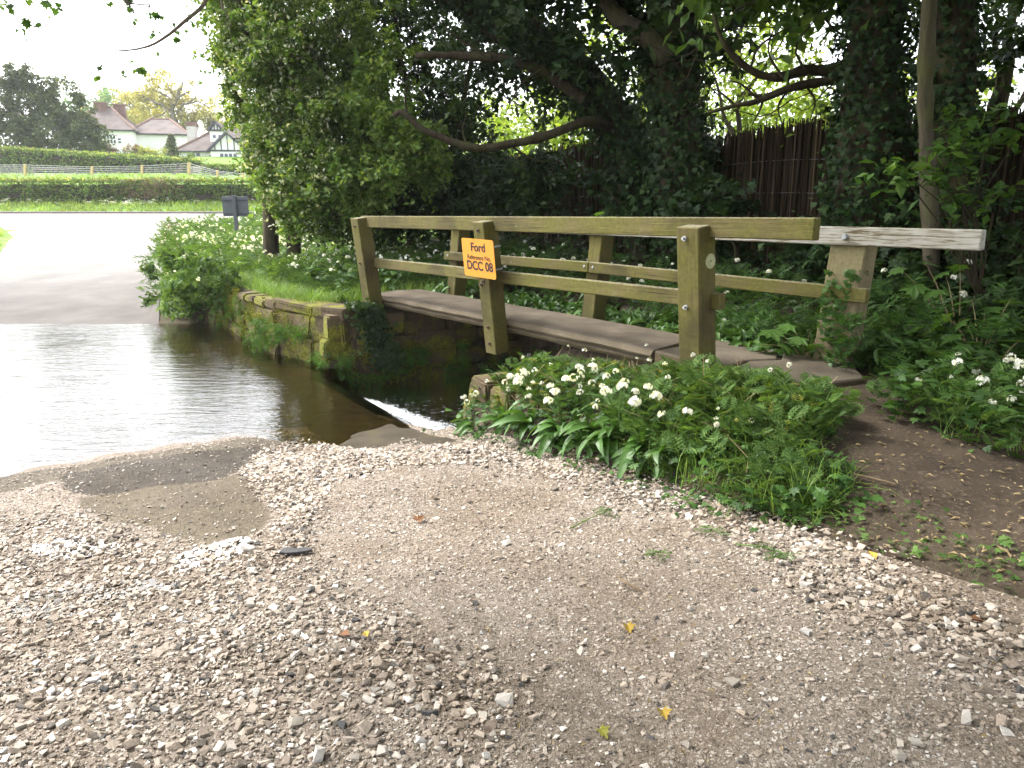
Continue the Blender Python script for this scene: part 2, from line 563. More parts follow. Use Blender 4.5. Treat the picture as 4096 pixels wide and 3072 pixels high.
def m_water():
    m, nt = newmat("clear_stream_water")
    p = position(nt)
    # ripples run across the flow
    mp = nd(nt, "ShaderNodeMapping", Rotation=(0, 0, R(-14)), Scale=(2.2, 9.0, 1), Vector=p).outputs[0]
    a = noi(nt, 1.0, mp, 3, .5, .6)
    b = noi(nt, 5.0, mp, 2, .5, .3)
    calm = noi(nt, .5, p, 2)
    h = nd(nt, "ShaderNodeMath", {'operation': 'MULTIPLY_ADD'}, i0=b, i1=.3, i2=a).outputs[0]
    h = nd(nt, "ShaderNodeMath", {'operation': 'MULTIPLY'}, i0=h, i1=calm).outputs[0]
    nrm = bump(nt, h, .36, .05)
    gl = nd(nt, "ShaderNodeBsdfGlossy", Color=(1, 1, 1), Roughness=.03, Normal=nrm)
    tr = nd(nt, "ShaderNodeBsdfTransparent", Color=(.58, .51, .34))
    fr = nd(nt, "ShaderNodeFresnel", IOR=1.42, Normal=nrm)
    ms = nd(nt, "ShaderNodeMixShader", i0=fr.outputs[0], i1=tr.outputs[0], i2=gl.outputs[0])
    out = nt.nodes.new("ShaderNodeOutputMaterial")
    nt.links.new(ms.outputs[0], out.inputs[0])
    return m

def m_timber(name, base, algae, dark, grain=1.0):
    m, nt = newmat(name)
    v = coords(nt, 'Object')
    vs = nd(nt, "ShaderNodeMapping", Scale=(1.2, 22, 22), Vector=v).outputs[0]
    g = noi(nt, 2.0, vs, 6, .65, .4)
    big = noi(nt, 2.6, v, 5, .6, .5)
    fine = noi(nt, 30, v, 5)
    stain = noi(nt, 1.1, nd(nt, "ShaderNodeMapping", Location=(7, 3, 1), Vector=v).outputs[0], 4)
    c = ramp(nt, g, [(.28, dark), (.5, base), (.75, tuple(min(1, x * 1.35) for x in base))])
    alg = ramp(nt, fine, [(.3, tuple(x * .7 for x in algae)), (.7, tuple(x * 1.25 for x in algae))])
    c = mix(nt, ramp(nt, big, [(.38, (.25, .25, .25)), (.62, (.9, .9, .9))]), c, alg)
    c = mix(nt, ramp(nt, stain, [(.5, (0, 0, 0)), (.68, (.7, .7, .7))]), c, dark)
    # pale lichen on up-facing faces
    nz = nd(nt, "ShaderNodeSeparateXYZ", Vector=nt.nodes.new("ShaderNodeNewGeometry").outputs['Normal']).outputs[2]
    lm = nd(nt, "ShaderNodeMath", {'operation': 'MULTIPLY'}, i0=ramp(nt, nz, [(.6, (0, 0, 0)), (.9, (1, 1, 1))]), i1=ramp(nt, fine, [(.42, (.15, .15, .15)), (.6, (.85, .85, .85))]))
    c = mix(nt, lm.outputs[0], c, (.26, .245, .19))
    lich = noi(nt, 7.0, nd(nt, 'ShaderNodeMapping', Location=(9, 2, 4), Vector=v).outputs[0], 6, .75)
    c = mix(nt, ramp(nt, lich, [(.62, (0, 0, 0)), (.7, (.45, .45, .45))]), c, (.17, .165, .11))
    crack = noi(nt, 1.0, nd(nt, 'ShaderNodeMapping', Scale=(.7, 46, 46), Location=(3, 1, 5), Vector=v).outputs[0], 3, .5, .2)
    c = mix(nt, ramp(nt, crack, [(.66, (0, 0, 0)), (.72, (.8, .8, .8))]), c, tuple(x * .5 for x in dark))
    finish(nt, c, .85, bump(nt, g, .45 * grain, .006), .2)
    return m

def m_white_rail():
    m, nt = newmat("flaking_white_paint_on_timber")
    v = coords(nt, 'Object')
    vs = nd(nt, "ShaderNodeMapping", Scale=(3.2, 70, 70), Vector=v).outputs[0]
    g = noi(nt, 1.3, vs, 6, .7, .5)
    g2 = noi(nt, 2.5, v, 4)
    k = nd(nt, "ShaderNodeMath", {'operation': 'MULTIPLY_ADD'}, i0=g2, i1=.35, i2=g).outputs[0]
    c = ramp(nt, k, [(.5, (.09, .07, .038)), (.6, (.15, .12, .07)), (.66, (.32, .3, .25)), (.85, (.44, .43, .39))])
    finish(nt, c, .85, bump(nt, k, .5, .006), .2)
    return m

def m_masonry():
    m, nt = newmat("mossy_sandstone")
    oi = nt.nodes.new("ShaderNodeObjectInfo")
    p = position(nt)
    n1, n2, n3 = noi(nt, 2.6, p, 6, .65), noi(nt, 26, p, 5), noi(nt, 1.7, nd(nt, "ShaderNodeMapping", Location=(4, 9, 2), Vector=p).outputs[0], 5, .7)
    c = ramp(nt, oi.outputs['Random'], [(0, (.06, .044, .026)), (.5, (.105, .077, .045)), (1, (.155, .11, .062))])
    c = mix(nt, .5, c, ramp(nt, n2, [(.3, (.03, .023, .015)), (.7, (.125, .094, .058))]))
    c = mix(nt, ramp(nt, n1, [(.45, (0, 0, 0)), (.58, (.9, .9, .9))]), c, ramp(nt, n2, [(.35, (.075, .08, .008)), (.65, (.19, .19, .022))]))
    c = mix(nt, ramp(nt, n3, [(.55, (0, 0, 0)), (.66, (.7, .7, .7))]), c, (.03, .024, .015))
    finish(nt, c, .9, bump(nt, n2, .7, .02), .2)
    return m

def m_concrete():
    m, nt = newmat("weathered_concrete")
    p = position(nt)
    n1, n2, n3 = noi(nt, 2.5, p, 6), noi(nt, 60, p, 5), noi(nt, 300, p, 2)
    c = ramp(nt, n1, [(.3, (.045, .035, .023)), (.5, (.085, .067, .047)), (.7, (.13, .105, .077))])
    c = mix(nt, ramp(nt, n3, [(.5, (0, 0, 0)), (.7, (.6, .6, .6))]), c, (.19, .17, .14))
    nz = nd(nt, "ShaderNodeSeparateXYZ", Vector=nt.nodes.new("ShaderNodeNewGeometry").outputs['Normal']).outputs[2]
    side = ramp(nt, nz, [(.3, (1, 1, 1)), (.8, (0, 0, 0))])
    c = mix(nt, nd(nt, "ShaderNodeMath", {'operation': 'MULTIPLY'}, i0=side, i1=.6).outputs[0], c, ramp(nt, n2, [(.35, (.06, .045, .022)), (.65, (.14, .108, .055))]))
    finish(nt, c, .9, bump(nt, n2, .5, .008), .2)
    return m

def m_apron():
    m, nt = newmat("wet_mossy_concrete")
    p = position(nt)
    n1, n2 = noi(nt, 3, p, 6), noi(nt, 120, p, 4)
    c = ramp(nt, n1, [(.3, (.03, .024, .015)), (.7, (.07, .057, .04))])
    c = mix(nt, ramp(nt, n1, [(.5, (0, 0, 0)), (.65, (.7, .7, .7))]), c, (.055, .052, .014))
    c = mix(nt, ramp(nt, n2, [(.5, (0, 0, 0)), (.7, (.5, .5, .5))]), c, (.11, .095, .075))
    finish(nt, c, .9, bump(nt, n2, .5, .004), .12)
    return m

def m_bark(name, a, b, green=0.4):
    m, nt = newmat(name)
    p = nd(nt, "ShaderNodeMapping", Scale=(1, 1, .25), Vector=position(nt)).outputs[0]
    g = noi(nt, 14, p, 6, .7, .6)
    n = noi(nt, 2, position(nt), 4)
    c = ramp(nt, g, [(.3, a), (.7, b)])
    c = mix(nt, ramp(nt, n, [(.45, (0, 0, 0)), (.65, (green, green, green))]), c, (.09, .10, .03))
    finish(nt, c, .9, bump(nt, g, .8, .03), .15)
    return m

def m_reed():
    m, nt = newmat("brushwood_stalks")
    r = island(nt)
    c = ramp(nt, r, [(0, (.018, .012, .007)), (.6, (.05, .034, .02)), (1, (.10, .07, .042))])
    finish(nt, c, .85, None, .15)
    return m

M = dict(
    soil=m_soil(), gravel=m_gravel_base(), stone=m_stone(), farroad=m_far_road(), bed=m_bed(), water=m_water(),
    asphalt=m_asphalt("dark_damp_tarmac", (.03, .026, .021), (.066, .057, .047), .95),
    asphalt_b=m_asphalt("brown_worn_tarmac", (.085, .068, .048), (.145, .118, .085), .9),
    timber=m_timber("algae_stained_timber", (.118, .092, .043), (.108, .101, .022), (.034, .025, .014), 2.4),
    timber_old=m_timber("grey_split_oak", (.24, .19, .12), (.17, .15, .07), (.09, .065, .04), 2.0),
    white=m_white_rail(), masonry=m_masonry(), concrete=m_concrete(), apron=m_apron(),
    mortar=flatmat("dark_mortar", (.05, .04, .028), .95),
    bark=m_bark("ivy_tree_bark", (.022, .016, .010), (.062, .048, .032)),
    bark_pale=m_bark("sycamore_bark", (.055, .045, .032), (.12, .1, .07), .6),
    bark_grey=m_bark("grey_twig_bark", (.10, .085, .07), (.2, .17, .14), .2),
    reed=m_reed(),
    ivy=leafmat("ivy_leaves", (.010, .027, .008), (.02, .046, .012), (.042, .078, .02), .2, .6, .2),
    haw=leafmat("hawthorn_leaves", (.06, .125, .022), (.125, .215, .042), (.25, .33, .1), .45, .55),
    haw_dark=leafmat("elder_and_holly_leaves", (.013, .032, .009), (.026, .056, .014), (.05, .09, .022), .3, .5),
    lime=leafmat("young_lime_green_leaves", (.14, .22, .03), (.22, .32, .05), (.34, .42, .09), .5, .5),
    sycam=leafmat("sycamore_leaves", (.04, .10, .018), (.07, .15, .026), (.115, .2, .04), .45, .5, .3, 3),
    canopy=leafmat("overhead_leaves", (.05, .11, .02), (.08, .16, .03), (.14, .22, .04), .35, .5),
    parsley=leafmat("cow_parsley_leaves", (.05, .1, .022), (.078, .148, .034), (.135, .215, .058), .4, .6, .2, 3),
    parsley_y=leafmat("yellowing_leaves", (.2, .22, .04), (.3, .3, .06), (.38, .33, .1), .4, .6, .2, 3),
    nettle=leafmat("dark_broad_leaves", (.025, .065, .013), (.045, .105, .02), (.075, .15, .028), .35, .5, .3, 3),
    garlic=leafmat("wild_garlic_leaves", (.035, .085, .015), (.055, .125, .022), (.085, .165, .032), .3, .45, .4, 6),
    grass=leafmat("grass_blades", (.085, .16, .025), (.13, .235, .04), (.21, .31, .07), .4, .5, .3, 2),
    grass_far=leafmat("roadside_grass", (.13, .22, .045), (.2, .3, .07), (.3, .38, .12), .4, .6, .2, .5),
    straw=leafmat("dry_stalks", (.2, .15, .08), (.3, .23, .13), (.4, .33, .2), .2, .8, .15),
    hedge=leafmat("hedge_leaves", (.055, .11, .02), (.12, .2, .04), (.23, .3, .075), .4, .5, .3, .8),
    hedge_y=leafmat("hedge_top_growth", (.2, .26, .07), (.3, .34, .1), (.4, .36, .16), .4, .6, .2, .8),
    twigmass=leafmat("flailed_hedge_twigs", (.16, .11, .07), (.26, .18, .12), (.34, .25, .18), .1, .8, .2, 1),
    conifer=leafmat("yew_foliage", (.06, .085, .03), (.10, .13, .05), (.17, .19, .075), .3, .6, .2, .3),
    pale_tree=leafmat("hazy_budding_leaves", (.28, .27, .09), (.36, .34, .13), (.44, .40, .2), .4, .7, .1, .2),
    blue_tree=leafmat("far_larch_foliage", (.10, .19, .09), (.15, .25, .12), (.2, .3, .15), .4, .7, .1, .2),
    white_fl=leafmat("white_petals", (.68, .7, .68), (.78, .79, .78), (.84, .84, .84), .3, .6, .2, 5),
    blossom=leafmat("hawthorn_blossom", (.42, .46, .30), (.55, .58, .42), (.66, .68, .55), .3, .7, .1, 3),
    moss=leafmat("moss_tufts", (.06, .085, .009), (.14, .155, .015), (.28, .27, .03), .2, .9, .1, 2.2),
    fern=leafmat("small_fern_tufts", (.035, .09, .015), (.06, .14, .02), (.1, .2, .03), .3, .6, .2, 3),
    foam=flatmat("white_water_foam", (.82, .84, .86), .5, .4, .1, 20, .3, 0, .2),
    orange=flatmat("orange_sign_plate", (.62, .26, .022), .5, .4, .05, 12, .03),
    black=flatmat("black_print", (.025, .012, .018), .5, .3, .1),
    galv=flatmat("galvanised_steel", (.36, .37, .38), .45, .5, .2, 30, .1, .7),
    rust=flatmat("rusty_bolt", (.12, .085, .06), .6, .4, .4, 60, .3, .5),
    signgrey=flatmat("dark_grey_sign_back", (.07, .08, .09), .6, .4, .12, 3, .05),
    sticker=flatmat("white_sticker", (.75, .76, .78), .6),
    disc=flatmat("faded_waymark_disc", (.40, .40, .23), .6, .3, .25, 40, .2),
    render=flatmat("white_render", (.8, .8, .78), .85, .2, .04, 2, .1),
    roof=flatmat("plain_clay_roof_tiles", (.13, .105, .098), .85, .2, .25, 1.2, .2),
    ridge=flatmat("terracotta_ridge_tiles", (.21, .135, .11), .85, .2, .25, 2),
    brick=flatmat("chimney_brick", (.17, .1, .085), .85, .2, .25, 3),
    pebbledash=flatmat("grey_chimney_render", (.5, .48, .46), .9, .2, .15, 4),
    dark_trim=flatmat("dark_painted_timber", (.05, .05, .07), .6, .3, .15),
    glass=flatmat("window_panes", (.06, .07, .10), .15, .6, .3, 2, 0),
    wframe=flatmat("white_window_frame", (.8, .8, .8), .6),
    newpost=flatmat("fresh_fence_post", (.50, .37, .18), .8, .2, .2, 5),
    wire=flatmat("fence_wire", (.25, .26, .27), .5, .5, .1, 5, 0, .6),
    drystone=flatmat("grey_field_stone", (.34, .31, .27), .9, .2, .35, 3, .4),
    kerb=flatmat("dark_kerb_edge", (.14, .12, .115), .9),
    blob=flatmat("pale_blob", (.72, .66, .62), .9, .2, .12, 6),
    slate=flatmat("dark_slate", (.035, .033, .033), .5, .4, .3, 20, .3),
    dead=flatmat("brown_fallen_leaf", (.2, .10, .05), .8, .2, .5, 60),
    yellow=flatmat("yellow_fallen_leaf", (.38, .26, .05), .8, .2, .5, 60),
    wood_twig=flatmat("fallen_twig", (.16, .115, .07), .9, .2, .3, 20),
)

# ------------------------------------------------------------------ setting: ground, lane, ford, water
def lines(lo, hi, step, far_lo, far_hi, g=1.22):
    a = list(np.arange(lo, hi + 1e-6, step))
    d, x = step, hi
    while x < far_hi:
        d *= g; x += d; a.append(x)
    d, x = step, lo
    while x > far_lo:
        d *= g; x -= d; a.insert(0, x)
    return np.array(a)
gx = lines(-11, 9, .15, -230, 200)
gy = lines(-2, 17, .15, -40, 300, 1.12)
XX, YY = np.meshgrid(gx, gy)
ZZ = H(XX, YY)
ss, tt = -.55 * XX + .835 * YY, .835 * XX + .55 * YY
xl = np.interp(YY, [13, 21.2, 28, 33, 34], [-12, -14.9, -18.8, -23.7, -60])
lane = ((ss < 7.2) & (tt < 3.2) & (tt > -6)) | ((YY > 13) & (tt < te(ss) + .1) & (XX > xl) & (YY < 39)) | ((YY > 33.5) & (YY < 38.7))
ZZ = ZZ - .05 * lane
V = np.stack([XX, YY, ZZ], -1).reshape(-1, 3)
ny, nx = XX.shape
idx = np.arange(ny * nx).reshape(ny, nx)
Q = np.stack([idx[:-1, :-1], idx[:-1, 1:], idx[1:, 1:], idx[1:, :-1]], -1).reshape(-1, 4)
ground = link("ground", mesh_np("ground", V, Q), M['soil'], None, True, kind="structure")

def sheet(name, a, b, pos, keep, mat, dz=0.0, parent=None):
    A, B = np.meshgrid(a, b)
    X, Y = pos(A, B)
    Z = H(X, Y) + dz
    n, m_ = A.shape
    idx = np.arange(n * m_).reshape(n, m_)
    Q = np.stack([idx[:-1, :-1], idx[:-1, 1:], idx[1:, 1:], idx[1:, :-1]], -1).reshape(-1, 4)
    V = np.stack([X, Y, Z], -1).reshape(-1, 3)
    if keep is not None:
        C = V[Q].mean(1)
        Q = Q[keep(C[:, 0], C[:, 1])]
    return link(name, mesh_np(name, V, Q), mat, parent, True, kind="structure")

gravel_lane = sheet("gravel_lane", np.concatenate([np.arange(-6, 0, .3), np.arange(0, 7.31, .05)]), np.concatenate([np.arange(-5.9, -1.6, .3), np.arange(-1.6, 3.21, .05)]), ST, None, M['gravel'], .004)
stream_bed = sheet("stream_bed", np.arange(7.28, 18.01, .12), np.arange(-9, 3.6, .12), ST, lambda X, Y: (Y < 13.75) & (.835 * X + .55 * Y < np.where(-.55 * X + .835 * Y < 9.2, 3.02, te(-.55 * X + .835 * Y) + .1)), M['bed'], .012)
def lane_pos(a, y):
    xr = np.interp(y, [13, 13.9, 28, 32, 34], [-6.4, -6.75, -12.9, -13.5, -5])
    xl_ = np.interp(y, [13, 21.2, 28, 32, 34], [-12.5, -14.9, -18.8, -22, -30])
    return xl_ + (xr - xl_) * a, y
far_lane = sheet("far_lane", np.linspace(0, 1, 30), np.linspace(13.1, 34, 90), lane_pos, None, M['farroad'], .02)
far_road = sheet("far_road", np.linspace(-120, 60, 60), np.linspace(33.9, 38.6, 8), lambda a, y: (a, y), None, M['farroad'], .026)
link("kerb", mesh_py("kerb", *(lambda z: ([(-120, 38.55, z), (60, 38.55, z), (60, 38.9, z), (-120, 38.9, z), (-120, 38.55, z + .12), (60, 38.55, z + .12), (60, 38.9, z + .14), (-120, 38.9, z + .14)],
     [(0, 1, 5, 4), (4, 5, 6, 7), (3, 2, 6, 7), (0, 3, 7, 4), (1, 2, 6, 5)]))(1.07)), M['kerb'], None, kind="structure")

# ford water with a lip that slides over the sill into the pool
a = np.arange(5.4, 22, .12)
def water_sheet():
    V, Q = [], []
    ts = np.concatenate([np.arange(-12, 2.9, .25), [2.92, 3.0, 3.06, 3.12, 3.2, 3.3, 3.42]])
    zs = np.where(ts < 2.9, WATER, np.interp(ts, [2.9, 3.0, 3.12, 3.3, 3.42], [WATER, WATER - .012, WATER - .07, POOL + .03, POOL - .02]))
    n = 0
    ids = {}
    for i, s in enumerate(np.arange(5.6, 24, .16)):
        for j, t in enumerate(ts):
            X, Y = ST(s, t)
            ids[i, j] = len(V); V.append((X, Y, zs[j] if s < 9.2 else WATER))
    I = max(k[0] for k in ids); J = len(ts) - 1
    svals = np.arange(5.6, 24, .16)
    for i in range(I):
        for j in range(J):
            if svals[i] > 9.3 and ts[j] > te(svals[i]) + .1:
                continue
            q = (ids[i, j], ids[i, j + 1], ids[i + 1, j + 1], ids[i + 1, j])
            if V[q[0]][1] > 14.3:
                continue
            Q.append(q)
    return mesh_np("ford_water", np.array(V), np.array(Q))
link("ford_water", water_sheet(), M['water'], None, True, kind="structure")
Xa, Ya = ST(*np.meshgrid(np.arange(5.7, 9.6, .15), np.arange(3.36, 6.6, .15)))
idx = np.arange(Xa.size).reshape(Xa.shape)
link("pool_water", mesh_np("pool_water", np.stack([Xa, Ya, np.full(Xa.shape, POOL)], -1).reshape(-1, 3),
     np.stack([idx[:-1, :-1], idx[:-1, 1:], idx[1:, 1:], idx[1:, :-1]], -1).reshape(-1, 4)), M['water'], None, True, kind="structure")

# concrete sill of the ford: runs under the water's edge, its near end comes up out of the gravel
def sill_mesh():
    svals = np.linspace(4.95, 9.3, 60)
    prof = [(-1.05, -.10), (-.95, -.02), (-.6, .012), (-.2, .012), (-.06, -.01), (.0, -.05), (.22, -.13), (.28, -.45)]
    V, Q = [], []
    for i, s in enumerate(svals):
        wid = sm(4.9, 6.4, s)
        for dt, dz in prof:
            t = 3.06 + dt * (0.35 + .65 * wid) + .04 * math.sin(s * 3) * (dt < -.5)
            X, Y = ST(s, t)
            Xr, Yr = ST(s, 2.6)
            V.append((X, Y, float(np.interp(s, [1, 7, 8, 9], [0, -.6, -.70, -.72])) - .075 * sm(4.9, 6.3, s) * (1 - sm(7.2, 8.2, s)) + .0 + dz + .012 * wid - .02 * (1 - wid) + .014 * noise.noise(Vector((X * 6, Y * 6, 2.0))) + .008 * noise.noise(Vector((X * 17, Y * 17, 5.0)))))
    k = len(prof)
    for i in range(len(svals) - 1):
        for j in range(k - 1):
            Q.append((i * k + j, i * k + j + 1, (i + 1) * k + j + 1, (i + 1) * k + j))
    return mesh_np("ford_sill", np.array(V), np.array(Q))
link("ford_sill", sill_mesh(), M['apron'], None, True, kind="structure")

def patch(name, pxpts, mat, dz, wob=.07, parent=None, flat=None):
    """irregular patch of surfacing draped on the lane"""
    P = [G(*p) for p in pxpts]
    P = spline(P + [P[0]], len(P) * 12)[:-1]
    bm = bmesh.new()
    vs = []
    for i, p in enumerate(P):
        q = Vector((p[0], p[1], 0))
        w = noise.noise_vector(q * 5) * wob
        vs.append(bm.verts.new((p[0] + w.x + noise.noise(q * 19) * .045, p[1] + w.y + noise.noise(q * 17 + Vector((3, 3, 3))) * .045, 0)))
    f = bm.faces.new(vs)
    bmesh.ops.triangulate(bm, faces=[f])
    bmesh.ops.subdivide_edges(bm, edges=bm.edges[:], cuts=3, use_grid_fill=True)
    for v in bm.verts:
        v.co.z = (flat if flat is not None else float(H(v.co.x, v.co.y))) + dz
    bmesh.ops.recalc_face_normals(bm, faces=bm.faces[:])
    me = bm_mesh(name, bm)
    if me.polygons[0].normal.z < 0:
        me.flip_normals()
    return link(name, me, mat, parent, True, kind="structure"), P

PATCH_A = [(58, 476), (120, 463), (190, 452), (262, 447), (252, 462), (232, 476), (215, 480), (160, 486), (95, 496), (66, 490)]
PATCH_B = [(72, 500), (110, 494), (165, 484), (215, 478), (240, 476), (262, 497), (272, 515), (260, 533), (225, 543), (175, 541), (150, 528), (112, 522)]
def outline(pts):
    P = [G(*q) for q in pts]
    return spline(P + [P[0]], len(P) * 6)[:-1]
pA, pB = outline(PATCH_A), outline(PATCH_B)
pS = outline([(-20, 478), (60, 468), (130, 456), (200, 446), (260, 438), (325, 434), (330, 442), (262, 449), (190, 455), (120, 465), (60, 480), (-20, 494)])
pT = outline([(330, 575), (380, 602), (430, 632), (480, 655), (535, 685), (540, 767), (690, 767), (630, 700), (560, 655), (480, 620), (410, 580), (360, 565)])
LV = np.empty(len(gravel_lane.data.vertices) * 3, np.float32); gravel_lane.data.vertices.foreach_get('co', LV); LV = LV.reshape(-1, 3)
def soft_mask(poly, w):
    acc = np.zeros(len(LV))
    for k in range(12):
        acc += inpoly(LV[:, :2] + np.array([math.cos(k * 2.4), math.sin(k * 2.4)]) * w * math.sqrt((k + .5) / 12), poly)
    return (acc / 12).astype(np.float32)
for nm, poly, w in (("tar", pA, .10), ("tarb", pB, .12), ("silt", pS, .10), ("dirt", pT, .35)):
    gravel_lane.data.attributes.new(nm, 'FLOAT', 'POINT').data.foreach_set('value', soft_mask(poly, w))
#@@PART3
# ------------------------------------------------------------------ footbridge
B0 = np.array([*ST(9.46, 3.93), 0.0]); B1 = np.array([*ST(4.0, 4.44), 0.0])
E1 = (B1 - B0) / np.linalg.norm(B1 - B0)
E2 = np.array([-E1[1], E1[0], 0.0])
if E2 @ np.array([.835, .55, 0]) < 0:
    E2 = -E2
def BP(a, b, z):
    return tuple(B0 + E1 * a + E2 * b + np.array([0, 0, z]))
DECK = .26
LEAN = .115
bridge = thing("footbridge", "wooden railed footbridge with a worn concrete deck beside the ford", "footbridge", BP(2.9, .65, -.9))
# deck: moulded concrete slab
prof = [(.10, .285), (.13, .325), (.17, .332), (.52, .35), (.92, .332), (.96, .32), (.97, .17), (.2, .17), (.17, .18), (.165, .205), (.125, .215), (.12, .235), (.145, .245), (.14, .258), (.105, .27)]
svals = np.linspace(-.25, 4.9, 40)
Vd, Fd = [], []
for i, a_ in enumerate(svals):
    for (b, z) in prof:
        w = noise.noise(Vector((a_ * 4, b * 9, z * 9))) * .012
        Vd.append(BP(a_, b + w, z + w * .6 - .012 * max(0, a_ - 3)))
k = len(prof)
for i in range(len(svals) - 1):
    for j in range(k):
        Fd.append((i * k + j, i * k + (j + 1) % k, (i + 1) * k + (j + 1) % k, (i + 1) * k + j))
Fd += [tuple(range(k)), tuple(range((len(svals) - 1) * k, len(svals) * k))]
link("deck", mesh_py("deck", Vd, Fd), M['concrete'], bridge)
# cracked slabs of the landing at the near end
def slab(name, outline, ztop, th, parent, tilt=(0, 0)):
    n = len(outline)
    V = [BP(a, b, ztop + tilt[0] * (a - outline[0][0]) + tilt[1] * (b - outline[0][1])) for a, b in outline]
    V += [tuple(np.array(v) - np.array([0, 0, th])) for v in V]
    F = [tuple(range(n))] + [tuple(reversed(range(n, 2 * n)))] + [(i, n + i, n + (i + 1) % n, (i + 1) % n) for i in range(n)]
    bm = bmesh.new(); me0 = mesh_py("t", V, F); bm.from_mesh(me0)
    bmesh.ops.recalc_face_normals(bm, faces=bm.faces[:])
    bmesh.ops.bevel(bm, geom=bm.edges[:], offset=.012, segments=1, affect='EDGES', clamp_overlap=True)
    return link(name, bm_mesh(name, bm), M['concrete'], parent)
slab("landing_slab", [(4.92, .12), (4.92, 1.0), (5.55, 1.05), (5.7, .8), (5.58, .5), (5.65, .14)], .305, .14, bridge, (-.04, 0))
slab("landing_slab", [(5.68, .15), (5.62, .5), (5.74, .8), (5.6, 1.06), (6.2, 1.15), (6.42, .9), (6.25, .3)], .27, .14, bridge, (-.08, .01))

def post(a, b, zb, zt, sgn, mat, wx=.2, wy=.2, name="post"):
    p0 = BP(a, b - sgn * LEAN * (zb - DECK) * -1 * -1, zb)
    p1 = BP(a, b - sgn * LEAN * (zt - DECK), zt)
    p0 = BP(a, b - sgn * LEAN * (zb - DECK), zb)
    return timber(name, p0, p1, wx, wy, tuple(E2), mat, bridge, .009)
RT, RH = 1.425, .15
front = [post(0.0, 0, -.1, 1.385, 1, M['timber']), post(2.78, 0, -.03, 1.385, 1, M['timber'], .19, .19), post(5.48, 0, -.25, 1.395, 1, M['timber'], .21, .21)]
back = [post(.2, 1.25, 0, 1.34, -1, M['timber']), post(3.03, 1.25, -.1, 1.34, -1, M['timber']), post(5.98, 1.25, -.05, 1.33, -1, M['timber_old'], .31, .2)]
fb, bb = -LEAN * (1.35 - DECK) + .075, 1.25 + LEAN * (1.3 - DECK) - .13
top_f = timber("top_rail", BP(-.06, fb, RT - RH / 2 - .02), BP(6.42, fb, RT + .04 - RH / 2), .085, RH, (0, 0, 1), M['timber'], bridge)
top_b = timber("top_rail", BP(.1, bb, 1.36 - .075), BP(6.98, bb + .02, 1.375 - .075), .085, .15, (0, 0, 1), M['white'], bridge)
top_b['label'] = "white flaking top rail on the far side of the bridge"
lf, lb = -LEAN * (.8 - DECK) + .085, 1.25 + LEAN * (.8 - DECK) - .125
timber("lower_rail", BP(-.02, lf, .785), BP(5.66, lf, .82), .08, .125, (0, 0, 1), M['timber'], bridge)
timber("lower_rail", BP(.05, lb, .83), BP(3.02, lb, .855), .07, .12, (0, 0, 1), M['timber'], bridge)
timber("lower_rail", BP(3.026, lb, .855), BP(6.22, lb + .02, .825), .07, .12, (0, 0, 1), M['timber'], bridge)

def cyl(name, p, n, r, h, mat, parent, seg=12, dome=0.0):
    bm = bmesh.new()
    bmesh.ops.create_cone(bm, cap_ends=True, segments=seg, radius1=r, radius2=r * (1 - dome), depth=h)
    o = link(name, bm_mesh(name, bm), mat, parent)
    q = Vector(n).to_track_quat('Z', 'Y').to_matrix().to_4x4()
    o.matrix_basis = Matrix.Translation(Vector(p)) @ q
    return o
nF = Vector(tuple(-E2)) 
for (a, z, mt) in ((0, 1.27, 'rust'), (0, .78, 'rust'), (2.78, 1.29, 'rust'), (2.78, .76, 'rust'), (2.74, .72, 'rust'), (2.78, .26, 'rust'), (2.78, .08, 'rust'), (5.48, 1.3, 'galv'), (5.48, .77, 'galv')):
    off = LEAN * (z - DECK) + (.098 if a != 5.48 else .108)
    p = BP(a - (.02 if a == 5.48 else 0), -off, z)
    bo = cyl("bolt", p, nF, .020, .02, M[mt], bridge)
    be = cyl("bolt_end", (0, 0, .018), (0, 0, 1), .011, .03, M[mt], bo)
for (a, z) in ((2.96, .86), (3.1, .86), (.15, .84)):
    cyl("coach_bolt", BP(a, lb - .036, z), nF, .022, .014, M['galv'], bridge, 12, .4)
for a in (3.03, 5.97):
    cyl("coach_bolt", BP(a, bb - .04, 1.29), nF, .03, .02, M['galv'], bridge, 12, .4)
# waymark disc on the near post, on the face that looks up the lane
zc = 1.13
cyl("waymark_disc", BP(5.48 + .107, -LEAN * (zc - DECK) + .035, zc), tuple(E1), .058, .006, M['disc'], bridge, 28)
cyl("disc_nail", BP(5.48 + .111, -LEAN * (zc - DECK) + .035, zc), tuple(E1), .006, .005, M['rust'], bridge, 8)
for z in (1.12, .88):           # steel bands that hold the sign
    o = link("band", box_mesh("band", .202, .202, .02, .003), M['galv'], bridge)
    x = Vector(tuple(E1)); up = (Vector(BP(0, -LEAN, 1)) - Vector(BP(0, 0, 0))).normalized(); y = up.cross(x)
    o.matrix_basis = Matrix.Translation(Vector(BP(2.78, -LEAN * (z - DECK), z))) @ Matrix(((x.x, y.x, up.x), (x.y, y.y, up.y), (x.z, y.z, up.z))).to_4x4()

